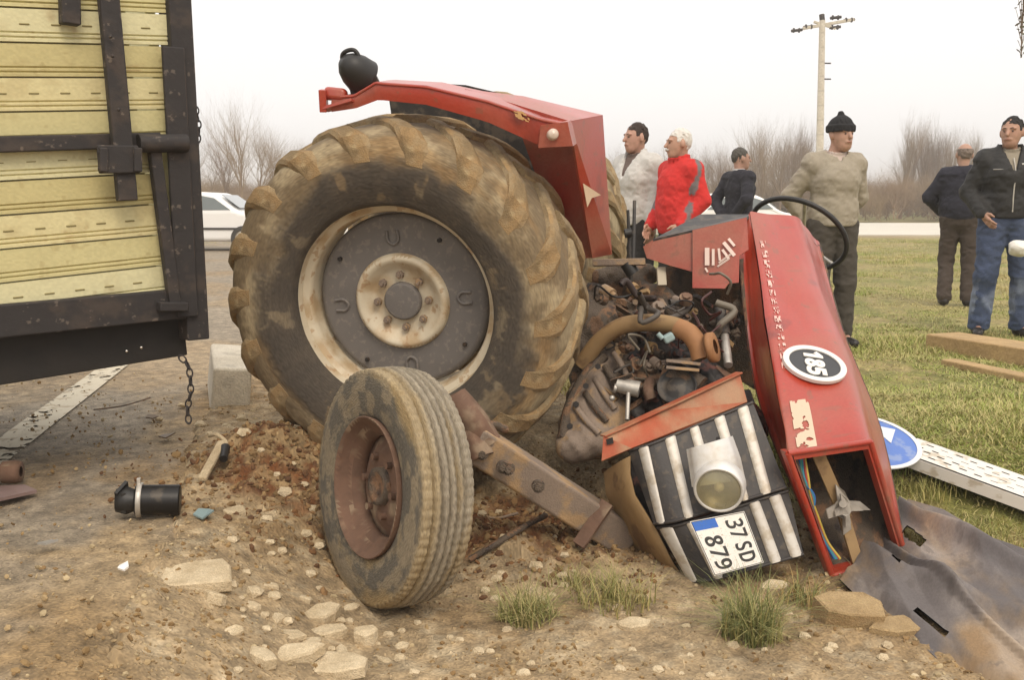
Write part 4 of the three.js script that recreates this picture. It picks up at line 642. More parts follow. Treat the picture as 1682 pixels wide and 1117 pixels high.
  part('steering_column', cyl(ctr, P(1270, 470, 4.9), .022, .025, 12), darkPaintAndShade, sw);
}
// --- bonnet: a bent sheet-steel cover lying on its side, open end to the front
const hoodSt = [[[1365, 950, 3.62], [1290, 742, 3.5], [1430, 722, 3.6], [1490, 918, 3.72]], [[1302, 806, 3.86], [1271, 612, 3.82], [1392, 598, 3.92], [1446, 704, 4.06]], [[1240, 640, 4.14], [1252, 476, 4.2], [1346, 478, 4.32], [1385, 545, 4.46]], [[1211, 420, 4.42], [1231, 346, 4.6], [1312, 357, 4.74], [1345, 398, 4.86]]].map(s => s.map(q => P(...q)));
function hoodPt(t, s, off = 0) {                          // t: front 0 .. back 1, s: 0 left bottom .. 1 left edge .. 2 right edge .. 3 right bottom
  const raw = (t, s) => {
    const k = clamp(t) * 3, i = Math.min(2, k | 0), f = k - i, cr = j => { const p = [hoodSt[Math.max(0, i - 1)][j], hoodSt[i][j], hoodSt[i + 1][j], hoodSt[Math.min(3, i + 2)][j]]; return new THREE.CatmullRomCurve3(p, false, 'catmullrom', .5).getPoint((1 + f) / 3); };
    const q = [0, 1, 2, 3].map(cr); const ss = clamp(s, 0, 3), lp = x => { const a = Math.min(2, x | 0); return q[a].clone().lerp(q[a + 1], x - a); };
    for (const [c, w] of [[1, .06], [2, .22]]) if (Math.abs(ss - c) < w) { const e = (ss - c + w) / (2 * w), A = lp(c - w), B = q[c], D = lp(c + w); return A.multiplyScalar((1 - e) ** 2).addScaledVector(B, 2 * e * (1 - e)).addScaledVector(D, e * e); }
    return lp(ss);
  };
  const p = raw(t, s); const e = .01, a = raw(Math.min(1, t + e), s).sub(raw(Math.max(0, t - e), s)), b = raw(t, Math.min(3, s + e)).sub(raw(t, Math.max(0, s - e))), n = b.cross(a).normalize();
  const dent = s > .1 && s < 2.9 ? ((fbm(t * 3.2, s * 1.6, 4, 2) - .5) * .03 + (fbm(t * 9, s * 4, 14, 2) - .5) * .008) * Math.sin(Math.min(1, t * 6) * 1.57) : 0;
  return p.addScaledVector(n, off + dent);
}
{
  const HD = new THREE.Group(); HD.name = 'bonnet'; tractor.add(HD);
  const sv = v => { const x = v * 3; return x; };
  const test = hoodPt(.5, 1.5, 0).distanceTo(camera.position) > hoodPt(.5, 1.5, .05).distanceTo(camera.position);   // is +off toward the viewer?
  const sg = test ? 1 : -1;
  part('side_panel', sheet((u, v) => hoodPt(u, v * .955, 0), 48, 24, .006, { flip: test }), red, HD, { keepUV: true });
  part('top_panel', sheet((u, v) => hoodPt(u, .985 + v * 2.015, 0), 48, 56, .006, { flip: test }), red, HD, { keepUV: true });
  const strip = (t0, t1, s0, s1, o, skip, n = 24, m = 4) => sheet((u, v) => hoodPt(mix(t0, t1, u), mix(s0, s1, v), o * sg), n, m, .001, { flip: test, skip });
  // front frame round the opening
  const c0 = [0, 1, 2, 3].map(j => hoodSt[0][j]), cen = c0.reduce((s, p) => s.add(p), V(0, 0, 0)).divideScalar(4), inn = c0.map(p => p.clone().lerp(cen, .14)), fr = [];
  for (let j = 0; j < 4; j++) { const k = (j + 1) % 4; fr.push(plate([c0[j], c0[k], inn[k], inn[j]], .035)); }
  part('front_frame', fr, red, HD);
  for (let j = 0; j < 4; j++) part('frame_bead', cyl(c0[j].clone().lerp(cen, .03), c0[(j + 1) % 4].clone().lerp(cen, .03), .011, .011, 8), red, HD);
  part('added_shade_pan', sheet((u, v) => hoodPt(u * .98, 0).lerp(hoodPt(u * .98, 3), v), 12, 4, .006), castIronAndShade, HD, { keepUV: true });  // pan added to close the bonnet; dark colour paints shade into its mouth
  part('added_shade_end', plate([hoodPt(.96, .05), hoodPt(.96, 1), hoodPt(.96, 2), hoodPt(.96, 2.95)].map(p => p.addScaledVector(camU, -.01)), .01), castIronAndShade, HD);  // closing plate added and coloured dark to keep the bonnet mouth in shade
  part('added_shade_lining', sheet((u, v) => hoodPt(.015 + u * .94, .06 + v * 2.88, -.014 * sg), 24, 48, .003, { flip: test }), castIronAndShade, HD, { keepUV: true });  // added lining whose dark colour stands in for shade inside the bonnet
  // worn lettering and pale strip
  part('worn_lettering', [[.28, .86], [.3, .92]].slice(0, 1).map(() => strip(.34, .86, 1.1, 1.2, .003, (u, v) => fbm(u * 60, v * 6, 5, 3) > .46 || (u * 14 % 1) > .72, 260, 10)), flat('#e0b6ab', .75), HD);
  part('pale_strip', strip(.005, .215, 1.13, 1.36, .003, (u, v) => fbm(u * 9, v * 3, 9, 4) > .6, 130, 34), flat('#cbb49c', .7), HD);
  // oval badge
  const bd = new THREE.Group(); bd.name = 'badge'; HD.add(bd);
  const bt = .335, bs = 1.52, bc = hoodPt(bt, bs, .006 * sg), bx = hoodPt(bt - .08, bs).sub(hoodPt(bt + .08, bs)).normalize(); let bn = hoodPt(bt, bs, .05 * sg).sub(hoodPt(bt, bs)).normalize(); const by = bn.clone().cross(bx).normalize(); bx.copy(by.clone().cross(bn));
  const oval = (a, b, th, mat, name, hole) => { const sh = new THREE.Shape(); sh.absellipse(0, 0, a, b, 0, Math.PI * 2); if (hole) { const q = new THREE.Path(); q.absellipse(0, 0, hole[0], hole[1], 0, Math.PI * 2, true); sh.holes.push(q); } const e = new THREE.ExtrudeGeometry(sh, { depth: th, bevelEnabled: true, bevelSize: .002, bevelThickness: .002, bevelSegments: 2, curveSegments: 40 }); e.applyMatrix4(frameM(bx, by, bn, bc)); return part(name, e, mat, bd); };
  oval(.098, .118, .008, flat('#38383a', .4), 'badge_plate'); oval(.102, .122, .013, flat('#dcd8d2', .35), 'badge_ring', [.083, .102]);
  const tx = new TextGeometry('185', { font, size: .062, depth: .004, curveSegments: 5, bevelEnabled: true, bevelSize: .0025, bevelThickness: .001, bevelSegments: 1 }); tx.computeBoundingBox(); const bb = tx.boundingBox; tx.translate(-(bb.min.x + bb.max.x) / 2, -(bb.min.y + bb.max.y) / 2, .011); tx.scale(1, 1.15, 1); tx.applyMatrix4(frameM(bx, by, bn, bc)); part('badge_number', tx, flat('#e6e2da', .5), bd);
  // inside the opening
  part('hinge_bar', [bar(P(1338, 735, 3.6), P(1388, 850, 3.66), .02, .045, camR), bar(P(1384, 845, 3.66), P(1412, 938, 3.64), .02, .04, camR)], tanPaint, HD);
  { const r = rngOf(5), c = P(1386, 836, 3.62), pts = []; for (let i = 0; i < 16; i++) { const q = i % 4, t = Math.floor(i / 4) * 1.5708 + .2 + [-.2, .2, .5, 1.07][q] * rr(.85, 1.15, r), R = (q < 2 ? .085 : .04) * rr(.75, 1.2, r); pts.push(c.clone().addScaledVector(camR, Math.cos(t) * R * .95).addScaledVector(camU, Math.sin(t) * R).addScaledVector(camF, rr(-.03, .03, r))); } part('torn_bracket', [plate(pts, .006), plate(pts.map(p => p.clone().lerp(c, .35).addScaledVector(camF, -.022)), .008), cyl(P(1384, 828, 3.6), P(1384, 828, 3.57), .016, .014, 8)], surf(256, .2, (u, v) => { const a = tf(u, v, 6, 715, 5); const k = 128 + a * 60; return [k, k * .95, k * .88, .5, a]; }, { bump: .003 }), HD); }
  const wires = [['#2f7d92', 0], ['#b8a043', 5], ['#2b5f9e', -4], ['#a23a2c', 3], ['#3f8f7a', -2]]; for (const [c, o] of wires) part('wire', tube([P(1316 + o, 752, 3.62), P(1320 + o * 1.3, 785, 3.6), P(1334 - o * .6, 815, 3.6), P(1338 + o, 850, 3.61), P(1356 + o * .5, 890, 3.62), P(1374 + o, 918, 3.62)], .0055, 7, 40), flat(c, .5), HD);
}
// --- nose: rusty crossplate, tan shroud, grille, headlamp, number plate
{
  const N = tractor;
  const nose = new THREE.Group(); nose.name = 'grille'; N.add(nose);
  const crossP = [P(988, 757, 3.7), P(991, 716, 3.74), P(1080, 676, 3.82), P(1214, 612, 3.92), P(1227, 660, 3.86), P(1130, 702, 3.78), P(1037, 736, 3.7)];
  part('cross_plate', plate(crossP, .008), fadedRed, N); part('plate_flange', bar(P(990, 716, 3.75), P(1214, 612, 3.93), .05, .006, camU), fadedRed, N); part('plate_hole', plate(PP(3.712, [995, 722], [1006, 718], [1008, 728], [997, 731]), .002), oily, N);
  part('plate_mark', sheet((u, v) => P(1062 + u * 20, 722 - u * 8 + v * 10, 3.765), 8, 6, .001, { flip: true, skip: (u, v) => fbm(u * 4, v * 4, 3, 2) > .56 }), flat('#e4d4cc', .7), N);
  // tan shroud curving round the left of the grille
  const out = [[996, 775], [1000, 812], [1018, 850], [1050, 905], [1092, 945], [1128, 968]], inn = [[1036, 748], [1036, 778], [1044, 812], [1078, 868], [1108, 925], [1138, 964]];
  const ip = (a, t) => { const k = t * (a.length - 1), i = Math.min(a.length - 2, k | 0), f = k - i; return [mix(a[i][0], a[i + 1][0], f), mix(a[i][1], a[i + 1][1], f)]; };
  part('shroud', sheet((u, v) => { const a = ip(out, u), b = ip(inn, u), s = Math.sin(v * 1.57); return P(mix(a[0], b[0], v), mix(a[1], b[1], v), 3.86 - .2 * s); }, 30, 12, .012, { flip: true }), tanPaint, N, { keepUV: true });
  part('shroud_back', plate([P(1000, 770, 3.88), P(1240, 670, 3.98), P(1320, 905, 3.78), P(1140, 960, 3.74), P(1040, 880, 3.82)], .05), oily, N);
  const quadAt = (q, u, v, o = 0) => { const p = q[0].clone().lerp(q[1], u).lerp(q[3].clone().lerp(q[2], u), v); const cu = 1 - u; return p.addScaledVector(camF, .07 * Math.max(0, .22 - u) / .22 * Math.max(0, .22 - u) / .22 - o); };   // left edge curls back
  const up = PP(3.7, [1035, 744, 3.66], [1236, 661, 3.74], [1291, 800, 3.58], [1078, 866, 3.56]), lo = PP(3.6, [1084, 873, 3.57], [1294, 806, 3.585], [1319, 910, 3.55], [1136, 962, 3.52]);
  const slatM = surf(256, .2, (u, v) => { const a = tf(u, v, 8, 725, 5), s = sst(.4, .8, a); const c = lerp3([204, 198, 188], [164, 148, 124], s * .6); return [...c, .4 + a * .3, a]; }, { metalness: .25, bump: .001 });
  const gridM = surf(256, .2, (u, v) => { const a = tf(u, v, 8, 735, 5), s = sst(.55, .7, a); const c = lerp3([58, 54, 52], [96, 84, 70], s * .6); return [...c, .6, a]; }, { bump: .002, rough: false, roughness: .6 });
  const panel = (name, q, bars) => {
    part(name, sheet((u, v) => quadAt(q, u, v), 40, 14, .012, { flip: true }), gridM, nose, { keepUV: true });
    for (const [a, b, a2, b2, v0 = 0, v1 = 1] of bars) part('grille_slat', sheet((u, v) => { const vv = mix(v0, v1, v), uu = mix(mix(a, a2, vv), mix(b, b2, vv), u), e = Math.sin(u * 3.14159); return quadAt(q, uu, vv, .003 + .008 * Math.sqrt(Math.max(0, e))); }, 8, 14, .003, { flip: true }), slatM, nose, { keepUV: true });
    part('panel_edge', tube(Array.from({ length: 14 }, (_, i) => quadAt(q, i / 13, 0, .002)).concat(), .006, 6, 40), gridM, nose); part('panel_edge', tube(Array.from({ length: 14 }, (_, i) => quadAt(q, i / 13, 1, .002)), .006, 6, 40), gridM, nose);
  };
  panel('upper_panel', up, [[.07, .145, .02, .075], [.275, .36, .215, .285], [.475, .55, .43, .5], [.675, .76, .65, .71], [.868, .955, .805, .885]]);
  panel('lower_panel', lo, [[.01, .1, -.005, .065], [.2, .29, .2, .28], [.69, .77, .7, .8], [.845, .935, .885, .985]]);
  // headlamp in a bright pressed surround
  const hl = new THREE.Group(); hl.name = 'headlamp'; N.add(hl); const silver = surf(256, .3, (u, v) => { const a = tf(u, v, 6, 745, 5), s = sst(.4, .85, a); const c = lerp3([222, 220, 216], [184, 172, 152], s * .5); return [...c, .3 + a * .25, a]; }, { metalness: .35, bump: .001 });
  const hc = P(1180, 804, 3.478), hv = camera.position.clone().sub(hc).normalize(), hn = hv.clone().addScaledVector(camU, -.5).addScaledVector(camR, -.1).normalize();
  part('surround', [sheet((u, v) => { const L = [1128, 1137, 1146], a = ip([[1127, 738], [1132, 772], [1136, 800]], v), b = ip([[1203, 716], [1216, 752], [1224, 788]], v); return P(mix(a[0], b[0], u), mix(a[1], b[1], u), 3.585 - .075 * Math.max(0, Math.sin(u * 3.14159)) ** .35 - .02 * v); }, 16, 12, .006, { flip: true })], silver, hl, { keepUV: true });
  const hcRing = lathe([[.083, -.05], [.1, -.05], [.099, -.01], [.095, .008], [.089, .011], [.084, .006]].map(p => [p[0] * .9, p[1]]), hc, hn, 48); part('bezel', hcRing, silver, hl);
  part('reflector', lathe([[0, -.05], [.036, -.043], [.063, -.02], [.077, .005]], hc, hn, 40), steelBright, hl);
  part('lens', lathe([[0, .03], [.027, .027], [.054, .018], [.072, .007], [.078, .002]], hc, hn, 44), new THREE.MeshPhysicalMaterial({ color: '#d6d0b4', roughness: .12, transmission: .75, thickness: 0, ior: 1.45 }), hl);
  part('bulb', ball(hc.clone().addScaledVector(hn, -.02), .018), flat('#e4dccb', .3), hl); part('surround_screw', cyl(P(1179, 721, 3.57), P(1179, 721, 3.55), .008, .008, 8), darkSteel, hl);
  // number plate, standing on its end
  const cv = document.createElement('canvas'); cv.width = 512; cv.height = 420; const x = cv.getContext('2d');
  x.fillStyle = '#e4dfd6'; x.fillRect(0, 0, 512, 420); x.strokeStyle = '#2a2826'; x.lineWidth = 6; x.strokeRect(7, 7, 498, 406);
  x.fillStyle = '#2160b8'; x.fillRect(10, 232, 84, 178); x.fillStyle = '#22201e'; x.textBaseline = 'middle'; x.textAlign = 'center'; x.font = 'bold 170px sans-serif';
  const put = (s, cx, cy, w) => { x.save(); x.translate(cx, cy); const m = x.measureText(s).width; x.scale(w / m, 1.08); x.fillText(s, 0, 0); x.restore(); };
  put('37', 140, 108, 190); put('SD', 372, 108, 210); put('879', 318, 312, 330);
  { const r = rngOf(61); for (let i = 0; i < 900; i++) { x.fillStyle = `rgba(${110 + r() * 40 | 0},${88 + r() * 30 | 0},${58 + r() * 20 | 0},${.05 + r() * .22})`; const a = r() * 512, b = r() * 420, q = 1 + r() ** 3 * 16; x.fillRect(a, b, q, q * rr(.3, 1.4, r)); } }
  const tex = new THREE.CanvasTexture(cv); tex.colorSpace = THREE.SRGBColorSpace;
  const pl = [[1222, 840, 3.49], [1254, 924, 3.46], [1173, 946, 3.44], [1133, 857, 3.48]].map(q => P(...q)), ge = new THREE.BufferGeometry();
  const bk = pl.map(p => p.clone().addScaledVector(camF, .004)), pos = [], uvs = [], tq = [[0, 1], [1, 1], [1, 0], [0, 0]], put3 = (p, t) => { pos.push(p.x, p.y, p.z); uvs.push(...t); };
  for (const k of [0, 2, 1, 0, 3, 2]) put3(pl[k], tq[k]); for (const k of [0, 1, 2, 0, 2, 3]) put3(bk[k], [.5, .97]); for (let j = 0; j < 4; j++) { const k = (j + 1) % 4; for (const q of [pl[j], bk[j], pl[k], pl[k], bk[j], bk[k]]) put3(q, [.5, .97]); }
  ge.setAttribute('position', new THREE.Float32BufferAttribute(pos, 3)); ge.setAttribute('uv', new THREE.Float32BufferAttribute(uvs, 2)); ge.computeVertexNormals();
  part('number_plate', ge, new THREE.MeshStandardMaterial({ map: tex, roughness: .45, side: THREE.DoubleSide }), N, { keepUV: true, label: 'white number plate turned on its end' });
}
settle(tractor, V(rearC.x, 0, rearC.z));
// ------------------------------------------------------------------ things lying on the ground
const onG = (px, py, lift = 0) => { const p = G(px, py); p.y = (p.x < roadEdgeX(p.z) ? Math.max(dip(p.x, p.z) + .004, H(p.x, p.z)) : H(p.x, p.z)) + lift; return p; };
{ // grey crumpled sheet-steel panel at the right
  const grey = surf(768, 1, (u, v) => { const a = tf(u, v, 4, 805, 6), b = tf(u, v, 18, 815, 5), t = sst(.46, .74, tf(u, v, 3, 825, 6)), w = sst(.45, .75, tf(u, v, 4, 835, 6)), s = tn(u, v, 200, 5); let c = lerp3([86, 81, 81], [116, 108, 104], a); c = lerp3(c, [166, 130, 84], t * .7); c = lerp3(c, [176, 164, 152], w * .6); c = lerp3(c, [84, 76, 72], sst(.6, .74, b) * .35); const k = .94 + s * .1; return [c[0] * k, c[1] * k, c[2] * k, .55 + a * .3, a * .6 + b * .4]; }, { bump: .004, metalness: .15 });
  const q = [onG(1378, 962), onG(1488, 860), onG(1790, 985), onG(1660, 1165)], c = (u, v) => q[0].clone().lerp(q[1], u).lerp(q[3].clone().lerp(q[2], u), v);
  const hgt = (u, v) => .03 + .07 * sst(.5, 1, u) * (1 - v * .5) + .05 * Math.exp(-(((u - .3 - v * .25) / .07) ** 2)) * (1 - v * .6) - .035 * sst(.12, 0, u) + (fbm(u * 2.2, v * 2.2, 6, 2) - .5) * .05 + Math.abs(((u * 1.3 + v * .9) % .5) - .25) * .1 + .03 * sst(.02, 0, Math.abs(u - .55 + v * .3) - .01) + .05 * Math.exp(-(((u - .85) / .05) ** 2));
  const hole = (u, v) => (Math.abs(u - .72 + v * .2) < .05 && v > .1 && v < .24) || (Math.abs(u - .14) < .025 && v > .44 && v < .62) || (Math.abs(u - .36) < .03 && v > .18 && v < .24);
  single('crumpled_sheet', 'crumpled grey steel sheet with slots lying under the bonnet', 'metal panel', sheet((u, v) => { const p = c(u, v); p.y += hgt(u, v); return p; }, 90, 110, .006, { skip: hole, flip: true }), grey, q[0].clone(), null, { keepUV: true });
}
{ // fallen round blue traffic sign
  const C = onG(1420, 772, .13), n = camDir(.05, .9, -.43), u = camR.clone().addScaledVector(n, -camR.dot(n)).normalize(), v = n.clone().cross(u), g = thing('traffic_sign', 'fallen round blue traffic sign with white rim behind the bonnet', 'sign');
  const M = o => frameM(u, v, n, C.clone().addScaledVector(n, o)), disc = (R, th, hole) => { const s = new THREE.Shape(); s.absarc(0, 0, R, 0, Math.PI * 2); if (hole) { const h = new THREE.Path(); h.absarc(0, 0, hole, 0, Math.PI * 2, true); s.holes.push(h); } return new THREE.ExtrudeGeometry(s, { depth: th, bevelEnabled: false, curveSegments: 48 }); };
  part('sign_face', disc(.225, .003).applyMatrix4(M(0)), surf(256, .5, (a, b) => { const k = tf(a, b, 5, 845, 5), s = sst(.6, .75, tf(a, b, 8, 846, 4)); const c = lerp3([84, 118, 190], [150, 160, 190], s * .6); return [...c, .35 + k * .2, k]; }), g);
  part('sign_rim', disc(.228, .005, .208).applyMatrix4(M(.001)), flat('#dcdcdc', .45), g);
  const ar = new THREE.Shape(); [[-.17, .05], [.06, .1], [.03, .15], [.16, .1], [.1, -.02], [.085, .03], [-.15, -.02]].forEach((p, i) => i ? ar.lineTo(...p) : ar.moveTo(...p)); part('white_arrow', new THREE.ExtrudeGeometry(ar, { depth: .002, bevelEnabled: false }).applyMatrix4(M(.0035)), flat('#d9dce0', .5), g);
  settle(g, C.clone().setY(C.y - .15));
}
{ // white perforated steel post lying in the grass
  const A = onG(1482, 758, .02), B = onG(1790, 866, .02), g = thing('sign_post', 'white perforated steel post lying flat in the grass', 'post'), wm = surf(512, .5, (u, v) => { const a = tf(u, v, 5, 855, 6), s = sst(.58, .7, tf(u, v, 9, 856, 4)); const c = lerp3([220, 214, 204], [178, 164, 142], s * .7); return [...c, .6, a]; }, { bump: .001, rough: false, roughness: .6 });
  const d = B.clone().sub(A).normalize(), s = V(-d.z, 0, d.x); if (s.z > 0) s.negate();
  const nrm = V(0, 1, 0), W = .26, L = A.distanceTo(B), slots = [];
  for (let i = 0; i < 44; i++) slots.push([(.03 + .94 * (i + .5) / 44), [.2, .4, .6, .8][i % 4] + (h3(i, 2, 3) - .5) * .06]);
  part('post_face', sheet((u, v) => A.clone().lerp(B, u).addScaledVector(s, (v - .5) * W).add(V(0, .0475, 0)), 260, 40, .004, { flip: true, skip: (u, v) => slots.some(q => Math.abs(u - q[0]) * L < .016 && Math.abs(v - q[1]) * W < .005) }), wm, g, { keepUV: true });
  for (const k of [-1, 1]) part('post_flange', bar(A.clone().addScaledVector(s, k * W / 2).add(V(0, .02, 0)), B.clone().addScaledVector(s, k * W / 2).add(V(0, .02, 0)), .006, .05), wm, g);
  part('post_backing', bar(A.clone().add(V(0, .012, 0)), B.clone().add(V(0, .012, 0)), W * .9, .006), darkSteel, g);
  settle(g, A.clone());
}
{ // weathered beams in the grass at the men's feet
  const wood = surf([512, 512], [.6, .6], (u, v) => { const a = tf(u, v, 5, 865, 5), gr = tf(u * .999, v, 4, 875, 3) * .5 + tn(u, v * 1, 60, 3) * .5; const c = lerp3([186, 158, 112], [148, 120, 82], gr), k = .9 + a * .2; return [c[0] * k, c[1] * k, c[2] * k, .85, gr]; }, { bump: .003, rough: false, roughness: .85 });
  const beam = (label, a, b, w, h) => { const A = onG(...a, h / 2), B = onG(...b, h / 2); A.y = B.y = Math.max(A.y, B.y) - .01; single('timber_beam', label, 'timber', bar(A, B, w, h, V(0, 1, 0), .012), wood, V(A.x, A.y - h / 2, A.z)); };
  beam('weathered timber beam lying in front of the man in jeans', [1545, 572], [1810, 616], .32, .13);
  beam('lower splintered timber beam half sunk in the grass', [1556, 600], [1790, 650], .12, .05);
}
{ // concrete kerb block by the trailer corner
  const C = onG(352, 670), d = V(-.32, 0, -1).normalize(), q = sheet; const ge = new RoundedBoxGeometry(.2, .26, .62, 3, .018); { const p = ge.attributes.position; for (let i = 0; i < p.count; i++) { const x = p.getX(i), y = p.getY(i), z = p.getZ(i), k = (fbm(x * 30, y * 30, z * 30, 2) - .5) * .008; p.setXYZ(i, x + k, y + k, z + k); } }
  const [x, y, z] = basis(d); ge.rotateZ(.1); ge.rotateX(-.08); ge.applyMatrix4(frameM(z.clone().negate(), V(0, 1, 0), x, C.clone().add(V(0, .1, -.3)))); single('kerb_stone', 'pale concrete kerb stone standing behind the trailer corner', 'kerb', ge, concreteMat, C);
}
const slabGeo = (px, py, w, d, h, turn, r, tilt = 0) => { const n = 7, pts = []; for (let i = 0; i < n; i++) { const t = (i + rr(-.3, .3, r)) / n * 6.283, k = rr(.7, 1.12, r); pts.push(new THREE.Vector2(Math.cos(t) * w * k, Math.sin(t) * d * k)); } const s = new THREE.Shape(pts), g = new THREE.ExtrudeGeometry(s, { depth: h, bevelEnabled: true, bevelSize: .005, bevelThickness: .005, bevelSegments: 1, steps: 2 }); g.rotateX(-Math.PI / 2); const p = g.attributes.position; for (let i = 0; i < p.count; i++) { const X = p.getX(i), Y = p.getY(i), Z = p.getZ(i); p.setY(i, Y + (vn(X * 22 + px, 1, Z * 22) - .5) * .014); } g.computeVertexNormals(); g.rotateX(tilt); g.rotateY(turn); return g; };
{ // stones
  const r = rngOf(77), put = (name, label, cat, px, py, w, d, h, turn, tilt, group, mat = stoneMat) => { const p = onG(px, py), g = prep(slabGeo(px, py, w, d, h, turn, r, tilt)); g.translate(p.x, p.y - .016, p.z); single(name, label, cat, g, mat, p, group); };
  stoneMat.color.set('#ffffff'); const dirtyConcrete = stoneMat.clone(); dirtyConcrete.color.set('#cfc2ac');
  put('stone_slab', 'largest pale flat stone lying in front of the front tyre', 'stone', 545, 1094, .135, .06, .03, .3, .06);
  put('stone_slab', 'long narrow flat stone leaning on the largest pale one', 'stone', 486, 1076, .11, .04, .028, .5, .1);
  put('stone_slab', 'brownish flat stone standing on edge near the front tyre', 'stone', 528, 1010, .07, .034, .04, .7, .25);
  put('stone_slab', 'small oblong stone just below the brownish one', 'stone', 540, 1036, .055, .026, .03, .4, .1);
  put('stone_slab', 'small upright pale stone beside the largest flat stone', 'stone', 600, 1054, .036, .026, .055, .2, .1);
  put('stone_slab', 'low brown stone sunk in the soil left of the narrow one', 'stone', 470, 1040, .06, .035, .012, .1, 0);
  put('stone_slab', 'pale stone at the edge of the churned red soil', 'stone', 386, 836, .05, .028, .03, .9, .1);
  put('concrete_lump', 'broken pale concrete lump half buried beside the steel panel', 'concrete', 1392, 1022, .13, .08, .075, .2, .25, null, dirtyConcrete);
  put('concrete_lump', 'low sunken concrete piece under the steel panel edge', 'concrete', 1470, 1038, .1, .05, .03, .4, .1, null, dirtyConcrete);
  put('stone_slab', 'whitish stone in the grass under the grille', 'stone', 1270, 972, .045, .03, .05, .1, .3);
  put('stone_slab', 'pale grey stone by the dry grass tuft', 'stone', 1040, 1028, .05, .03, .03, .2, .2);
  for (const [px, py, s] of [[430, 1086, 1], [512, 1058, .8], [455, 1012, .7], [408, 990, .7], [560, 1068, .6], [575, 1000, .5], [500, 985, .6], [630, 1080, .6], [445, 960, .6], [380, 1040, .6], [350, 985, .7], [660, 1060, .5]]) put('broken_stone', 'broken flat stone in the rubble before the front tyre', 'stone', px, py, .05 * s * rr(.7, 1.2, r), .028 * s, .03 * s * rr(.6, 1.4, r), rr(0, 3, r), rr(0, .4, r), 'broken stones before the front tyre');
  put('asphalt_slab', 'broken asphalt slab lifted at the road edge', 'asphalt', 322, 945, .13, .09, .03, .35, .08);
  for (let i = 0; i < 80; i++) { const x = rr(380, 1620, r), y = rr(880, 1112, r); if ((x > 530 && x < 770 && y < 1010) || (x > 960 && x < 1380 && y < 1000) || x > 1480 && y < 1080) { i--; r(); if (r() < .02) break; continue; } const s = rr(.008, .02, r), p = onG(x, y), g = rockGeo(s * 1.15, r, .6, 0); g.translate(p.x, p.y + s * .1, p.z); single('small_stone', 'small tan stone lying on the bare soil', 'stone', g, stoneMat, p, 'small stones on the bare soil'); }
  for (const [x, y] of [[418, 976], [405, 940], [452, 985], [436, 1010], [560, 1020], [380, 960], [330, 700], [300, 668], [262, 690], [372, 700], [402, 720], [430, 745], [455, 770], [480, 760], [500, 790], [512, 830], [470, 800], [398, 690], [345, 720], [440, 860], [505, 880], [790, 860], [830, 900], [880, 930], [820, 830]]) { const s = rr(.015, .03, r), p = onG(x, y), g = rockGeo(s * 1.15, r, .6, 0); g.translate(p.x, p.y + s * .1, p.z); single('rubble_piece', 'tan rubble lump near the broken road edge', 'stone', g, stoneMat, p, 'rubble at the broken road edge'); }
}
{ // black cylinder with clamp
  const a = onG(203, 848), b = onG(298, 842), R = .052; a.y += R; b.y += R; const d = b.clone().sub(a).normalize(), g = thing('oil_cylinder', 'black metal cylinder with a clamp ring lying on the road', 'cylinder');
  const at = t => a.clone().lerp(b, t);
  part('barrel', lathe([[0, 0], [R * .9, 0], [R, .006], [R, a.distanceTo(b) * .78 - .006], [R * .94, a.distanceTo(b) * .78], [0, a.distanceTo(b) * .78]], at(.22), d, 36), surf(256, .2, (u, v) => { const q = tf(u, v, 5, 905, 5), s = sst(.6, .75, q); const c = lerp3([30, 28, 27], [96, 84, 68], s * .5); return [...c, .3 + q * .3, q]; }, { metalness: .3 }), g);
  part('clamp_ring', [lathe([[R, -.008], [R + .008, -.008], [R + .008, .008], [R, .008]], at(.3), d, 30), bar(at(.3).add(V(0, R, 0)), at(.3).add(V(0, R + .025, 0)), .02, .012, d)], steelBright, g);
  part('mounting_foot', [lathe([[0, -.04], [R * .75, -.035], [R * .95, 0], [R * .7, .03], [R * .8, .05], [R * .6, .06]], at(.08), d, 9), bar(at(-.06).add(V(0, R * .3, .02)), at(.06).add(V(0, R * .9, -.02)), .05, .012, d)], blackPlastic, g);
  for (const s of [-1, 1]) part('fin', bar(at(.04).add(V(0, s * R * .5, .03)), at(.13).add(V(0, s * R * .5, .03)), .015, .02), blackPlastic, g);
  settle(g, a.clone().setY(a.y - R));
}
const paleScrap = stoneMat.clone(); paleScrap.color.set('#f4f2ee');
{ // broken white lamp housing
  const g = thing('lamp_fragment', 'broken white lamp housing on the churned red soil', 'debris'), a = onG(333, 800), b = onG(366, 742), c = onG(346, 736); a.y += .015; b.y += .05; c.y += .06;
  part('shell', [bar(a, b, .035, .022, V(0, 1, 0), .008)], paleScrap, g); part('rim', tube([c, c.clone().lerp(b, .6).add(V(0, .02, 0)), b.clone().add(V(.015, 0, 0)), b.clone().lerp(a, .3).add(V(.03, 0, 0))], .009, 8, 24), paleScrap, g); part('socket', cyl(b.clone().lerp(a, .15).add(V(.025, 0, 0)), b.clone().lerp(a, .4).add(V(.035, -.01, 0)), .02, .016, 12), blackPlastic, g); settle(g, a.clone());
}
